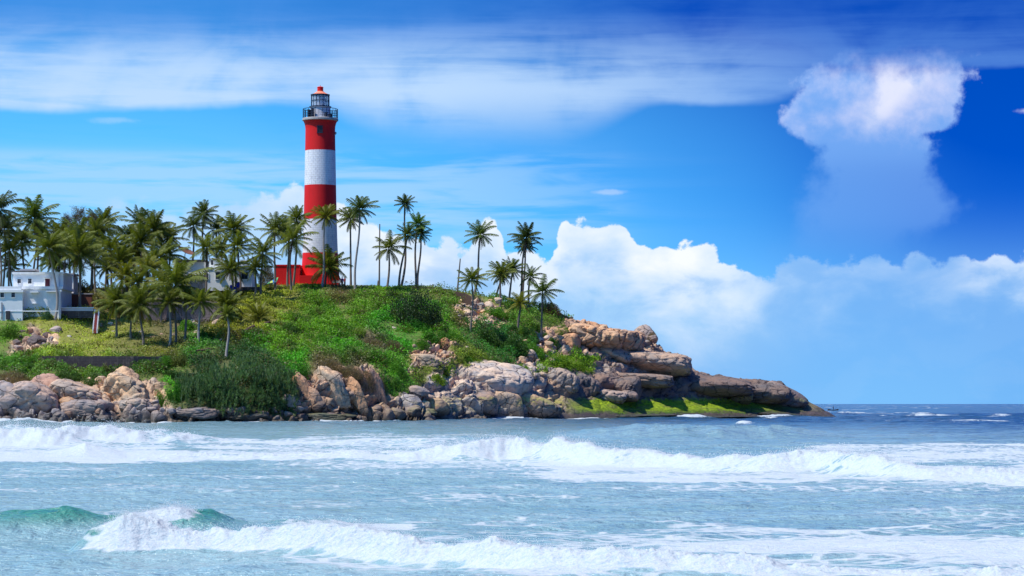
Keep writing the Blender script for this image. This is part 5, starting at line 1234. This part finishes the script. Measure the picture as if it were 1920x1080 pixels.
def ridge(px, Dc, amp, foam, back, front, ff, fb_, seed, wobble=.5, rough=.35, steep=2.0):
    """a wave: crest line Dc(px), height amp(px); foam weight and its reach in front / behind in metres"""
    global SZ, FO
    c = np.interp(SPX, px, Dc) + (fbm(SX * .35, SD * .02, 0, 4, seed) - .5) * wobble * 3
    A = np.interp(SPX, px, amp); W = np.interp(SPX, px, foam)
    s_ = SD - c
    prof = np.where(s_ < 0, np.exp(-(np.abs(s_) / front) ** steep), np.exp(-(s_ / back) ** 1.6))
    m_ = fbm(SX * .9 + seed, SD * .9, 0, 4, seed + 3); m2 = fbm(SX * 3.2, SD * 3.2, 0, 4, seed + 6, .6)
    SZ += A * prof * (.78 + .44 * m_)
    ffv, fbv = ff, fb_
    inside = sst(s_, -ffv * (.85 + .6 * m_), -ffv * .5 * (.8 + .5 * m_)) * sst(s_, fbv * 1.5, fbv * .2)
    fm = W * inside * np.clip(.72 + .7 * (fbm(SX * .5 + seed, SD * .6, 0, 4, seed + 9) - .40) * 2, .30, .92)
    m3 = fbm(SX * 7, SD * 7, 0, 3, seed + 12, .6)
    SZ += np.minimum(fm, 1) * prof ** .5 * ((m2 - .45) * rough * .6 + (m_ - .4) * rough * .7 + np.clip(m3 - .52, 0, 1) * rough * .7 * sst(prof, .5, .95)) * (A > .02)
    FO = np.maximum(FO, fm * (.90 + .25 * (m2 - .3)))
# near breaker, its green shoulder, the mid line of breakers, the far left one, and a swell
ridge([-400, 130, 165, 230, 300, 400, 540, 760, 900, 1000, 1300, 1600, 2400], [41.2, 41.0, 41.2, 41.3, 41.3, 41.1, 40.4, 38.9, 38.2, 37.4, 36.4, 35.8, 35.0], [0, 0, .28, .54, .48, .42, .42, .40, .36, .30, .20, .12, .1], [0, 0, .8, 1.05, 1.1, 1.05, 1.05, 1.05, 1.0, 1.0, .95, .9, .9], 1.3, .45, .75, 1.9, 400, .35, .26)
ridge([-400, -100, 30, 120, 200, 260, 340, 395, 440, 480, 540, 600, 700], [46.8, 46.8, 46.9, 47.2, 47.2, 47.0, 47.0, 47.2, 47.3, 47.5, 48, 48, 48], [.34, .34, .42, .46, .36, .36, .46, .42, .22, .1, .2, .2, 0], [0, 0, 0, 0, .35, .9, .9, 0, 0, 0, 0, 0, 0], 1.9, 1.3, .9, .5, 420, .2, .2, 1.7)
ridge([-500, 250, 340, 500, 600, 760, 850, 900, 970, 1010, 1060, 1150, 1300, 1450, 1560, 1640, 1750, 1920, 2400], [112, 112, 113, 111, 109.5, 108, 108, 108, 108, 107, 104, 100, 95.5, 92, 89.5, 87, 83, 80.5, 77], [0, 0, .2, .25, .25, .3, .7, .95, .9, .8, .95, .62, .5, .6, .75, .65, .3, .25, .25], [.6, .7, 1, 1, 1, .95, 1.0, 1.0, 1.0, .62, 1.05, 1.1, 1.1, 1.1, 1.0, .85, 1.0, 1, 1], 4.2, 1.7, 3.4, 5.0, 440, 1.0, .28)
ridge([-500, -200, 0, 100, 200, 300, 350, 400, 500], [150, 150, 150, 150, 151, 152, 153, 154, 155], [.9, .95, 1.0, .8, .95, .75, .5, .2, 0], [1.05, 1.1, 1.1, 1.1, 1.1, 1.05, .9, .4, 0], 6, 2.6, 5.0, 7.0, 460, 1.4, .3)
ridge([-500, 80, 130, 160, 190, 240, 300], [119, 119, 119, 119, 119, 119, 119], [.1, .1, .35, .65, .4, .1, 0], [0] * 7, 3, 1.6, 1, 1, 470, .3, .2)
ridge([-400, 1000, 1100, 1200, 1300, 1450, 1600, 2400], [190, 190, 188, 186, 183, 182, 182, 182], [0, 0, .5, .95, 1.0, .9, .2, .2], [0] * 8, 12, 6, 1, 1, 480, 2, .2)
ridge([-400, 700, 900, 1060, 1200, 2400], [150, 150, 150, 148, 146, 146], [.1, .3, .5, .4, .1, .1], [0, 0, .3, .2, 0, 0], 6, 3, 3, 3, 490, 2, .2)
# foam lying on the water
def field(x0, x1, y0, y1, dens, fx=60, fy=6, seed=0, sx=.25, sy=.6):
    """patch given by its photo columns and the rows its near / far edges have on calm water"""
    global FO
    rowy = HZ + HC * F / SD; n_ = fbm(SX * sx, SD * sy, 0, 5, 500 + seed, .55)
    wv = (n_ - .5)
    m_ = sst(SPX + wv * fx, x0 - fx * .5, x0 + fx * .5) * sst(SPX + wv * fx, x1 + fx * .5, x1 - fx * .5) * sst(rowy + wv * fy * 2, y0 - fy * .5, y0 + fy * .5) * sst(rowy + wv * fy * 2, y1 + fy * .5, y1 - fy * .5)
    FO = np.maximum(FO, m_ * dens * (.6 + .8 * n_))
field(-600, 380, 846, 866, .74, 80, 5, 1); field(-600, 330, 832, 848, .62, 60, 5, 2)
field(340, 900, 826, 866, .52, 120, 10, 3); field(560, 1000, 812, 834, .42, 90, 8, 4); field(980, 2600, 872, 906, .66, 120, 8, 5)
field(1520, 2700, 834, 872, .56, 80, 8, 6); field(440, 1100, 862, 884, .40, 90, 8, 7); field(-500, 2600, 884, 985, .27, 100, 20, 8, .12, .35)
field(460, 2700, 985, 1075, .46, 220, 26, 9, .5, .9); field(880, 2700, 1010, 1090, .58, 200, 26, 10, .5, .9); field(620, 780, 988, 1004, .80, 40, 5, 11)
field(-500, 330, 880, 990, .20, 90, 12, 12); field(170, 360, 962, 990, .5, 60, 8, 13)
rowy = HZ + HC * F / SD
# surf where the sea meets the rocks, whitecaps far out
shore = np.interp(SPX, UP, PG[:, :, 1][np.arange(NU), np.argmax(PG[:, :, 2] > .25, axis=1)])
ns = fbm(SX * .16, SD * .1, 0, 4, 600); ns2 = fbm(SX * .5, SD * .4, 0, 4, 610)
on = (SPX > -500) & (SPX < 1600)
sf = on * sst(SD, shore - 7 * ns - 1, shore - 1.0) * sst(SD, shore + 7, shore + 3) * (SPX < 1560) * sst(ns, .42, .60) * (.7 + .5 * ns2)
FO = np.maximum(FO, sf); SZ += sf * .35 * ns2
for x0, x1, y0, h_, dn in [(770, 832, 788, .55, 1.1), (1265, 1340, 785.5, .7, 1.1), (1180, 1215, 785, .5, .9), (1568, 1640, 777, .5, .85), (1690, 1775, 781, .3, .7), (1862, 1905, 781.5, .3, .8), (1380, 1420, 797, .4, .9), (1700, 1760, 778, .4, .7), (1420, 1500, 784, .4, .9), (-60, 120, 792, .7, 1.0), (1640, 1690, 778, .3, .6)]:
    Dc = HC * F / (y0 - HZ); wd = Dc * .03
    e = np.exp(-(((SPX + (ns2 - .5) * 40 - (x0 + x1) / 2) / ((x1 - x0) * .42)) ** 2)) * np.exp(-((SD + (ns - .5) * wd * 3 - Dc) / wd) ** 2)
    FO = np.maximum(FO, e * dn * (.55 + .8 * ns2)); SZ += e * h_ * (.4 + ns2)
wc = sst(fbm(SX * .035, SD * .05, 0, 5, 620, .6), .63, .72) * sst(SD, 240, 330) * sst(SPX, 1450, 1560); FO = np.maximum(FO, wc * .62)
FO += sst(fbm(SX * .18, SD * .30, 0, 5, 640), .35, .75) * .20 * sst(SD, 300, 120)
SZ *= sst(np.abs(SPX - 960), 3200, 1600) * .9 + .1
idx = np.arange(NR * NC).reshape(NR, NC)
fq = np.stack([idx[:-1, :-1], idx[:-1, 1:], idx[1:, 1:], idx[1:, :-1]], -1).reshape(-1, 4)
me = raw_mesh('sea', np.stack([SX, SD, SZ], -1).reshape(-1, 3), fq, 4); smooth(me)
pattr(me, 'foam', np.clip(FO, 0, 1.15), 'FLOAT')
tag(link('sea', me, M['sea']), kind='structure')
# open water beyond and around
mb = MB(); Wd = 40000
mb.add([(-Wd, -Wd, -.9), (Wd, -Wd, -.9), (Wd, Wd, -.9), (-Wd, Wd, -.9)], [(0, 1, 2, 3)])
me = mb.build('open_sea', M['sea']); tag(me, kind='structure')
me.data.attributes.new('foam', 'FLOAT', 'POINT')

# droplets thrown up along the breakers
def crest(px0, px1, d0, d1, n, size, lift, seed):
    r_ = np.random.RandomState(seed); c_i = np.nonzero((cols > px0) & (cols < px1))[0]; r_i = np.nonzero((rows > d0) & (rows < d1))[0]
    sub_ = SZ[np.ix_(r_i, c_i)] * (FO[np.ix_(r_i, c_i)] > .5); q = np.maximum(sub_ - .16, 0) ** 2; q = (q / q.sum()).ravel()
    k = r_.choice(q.size, n, p=q); ri, ci = r_i[k // len(c_i)], c_i[k % len(c_i)]
    p = np.stack([SX[ri, ci], SD[ri, ci], SZ[ri, ci]], 1); p[:, :2] += r_.normal(size=(n, 2)) * size * 9; p[:, 2] += np.abs(r_.normal(size=n)) ** 1.3 * lift
    s_ = size * r_.uniform(.4, 1.3, (n, 1)) ** 1.5; T4 = np.array([(1, 1, 1), (-1, -1, 1), (-1, 1, -1), (1, -1, -1)]) * .6
    return (p[:, None] + T4[None] * s_[:, None]).reshape(-1, 3)
vv = np.concatenate([crest(150, 1300, 36, 43, 12000, .006, .045, 1), crest(180, 380, 45, 49, 3500, .006, .05, 2), crest(340, 1900, 78, 116, 15000, .014, .10, 3), crest(-250, 380, 145, 156, 7000, .022, .16, 4)])
n4 = len(vv) // 4; base4 = np.arange(n4)[:, None, None] * 4; ff4 = (np.array([(0, 2, 1), (0, 1, 3), (0, 3, 2), (1, 2, 3)])[None] + base4).reshape(-1, 3)
me = raw_mesh('sea_spray', vv, ff4, 3); m, tt, out = new_mat('white_spray'); d1 = tt.node('ShaderNodeBsdfDiffuse'); d1.inputs[0].default_value = (.9, .92, .94, 1); d2 = tt.node('ShaderNodeBsdfTranslucent'); d2.inputs[0].default_value = (.9, .92, .94, 1); mx = tt.node('ShaderNodeMixShader'); tt.l.new(d1.outputs[0], mx.inputs[1]); tt.l.new(d2.outputs[0], mx.inputs[2]); tt.l.new(mx.outputs[0], out.inputs[0]); me.materials.append(m)
tag(link('sea_spray', me), 'fine white droplets thrown up along the crests of the breaking waves', 'spray', kind='stuff')

# small boat with a standing figure near the horizon
bp = Vector(((1562 - 960) / F * 900, 900, -.1)); bo = thing('fishing_boat', 'tiny dark fishing boat on the horizon beyond the tip of the point', 'boat', bp, .3)
mb = MB(); secs = []
for i in range(9):
    u = i / 8 * 2 - 1; w_ = .55 * (1 - abs(u) ** 2.5) + .02; zt = .45 + .35 * u * u
    secs += [(u * 2.2, -w_, zt), (u * 2.2, -w_ * .7, .08), (u * 2.2, 0, -.1 + .1 * u * u), (u * 2.2, w_ * .7, .08), (u * 2.2, w_, zt)]
mb.add(secs, [(i * 5 + j, (i + 1) * 5 + j, (i + 1) * 5 + j + 1, i * 5 + j + 1) for i in range(8) for j in range(4)]); q = mb.build('hull', M['wood'], bo); s2 = q.modifiers.new('thick', 'SOLIDIFY'); s2.thickness = .05
mb = MB(); mb.box((-.6, 0, .4), (.25, .9, .05)); mb.box((.7, 0, .4), (.25, .9, .05)); mb.build('thwart', M['wood'], bo)
person(bp + Vector((.1, 0, .12)), 1.2, M['cloth_d'], 'person in dark clothes standing in the tiny boat on the horizon')
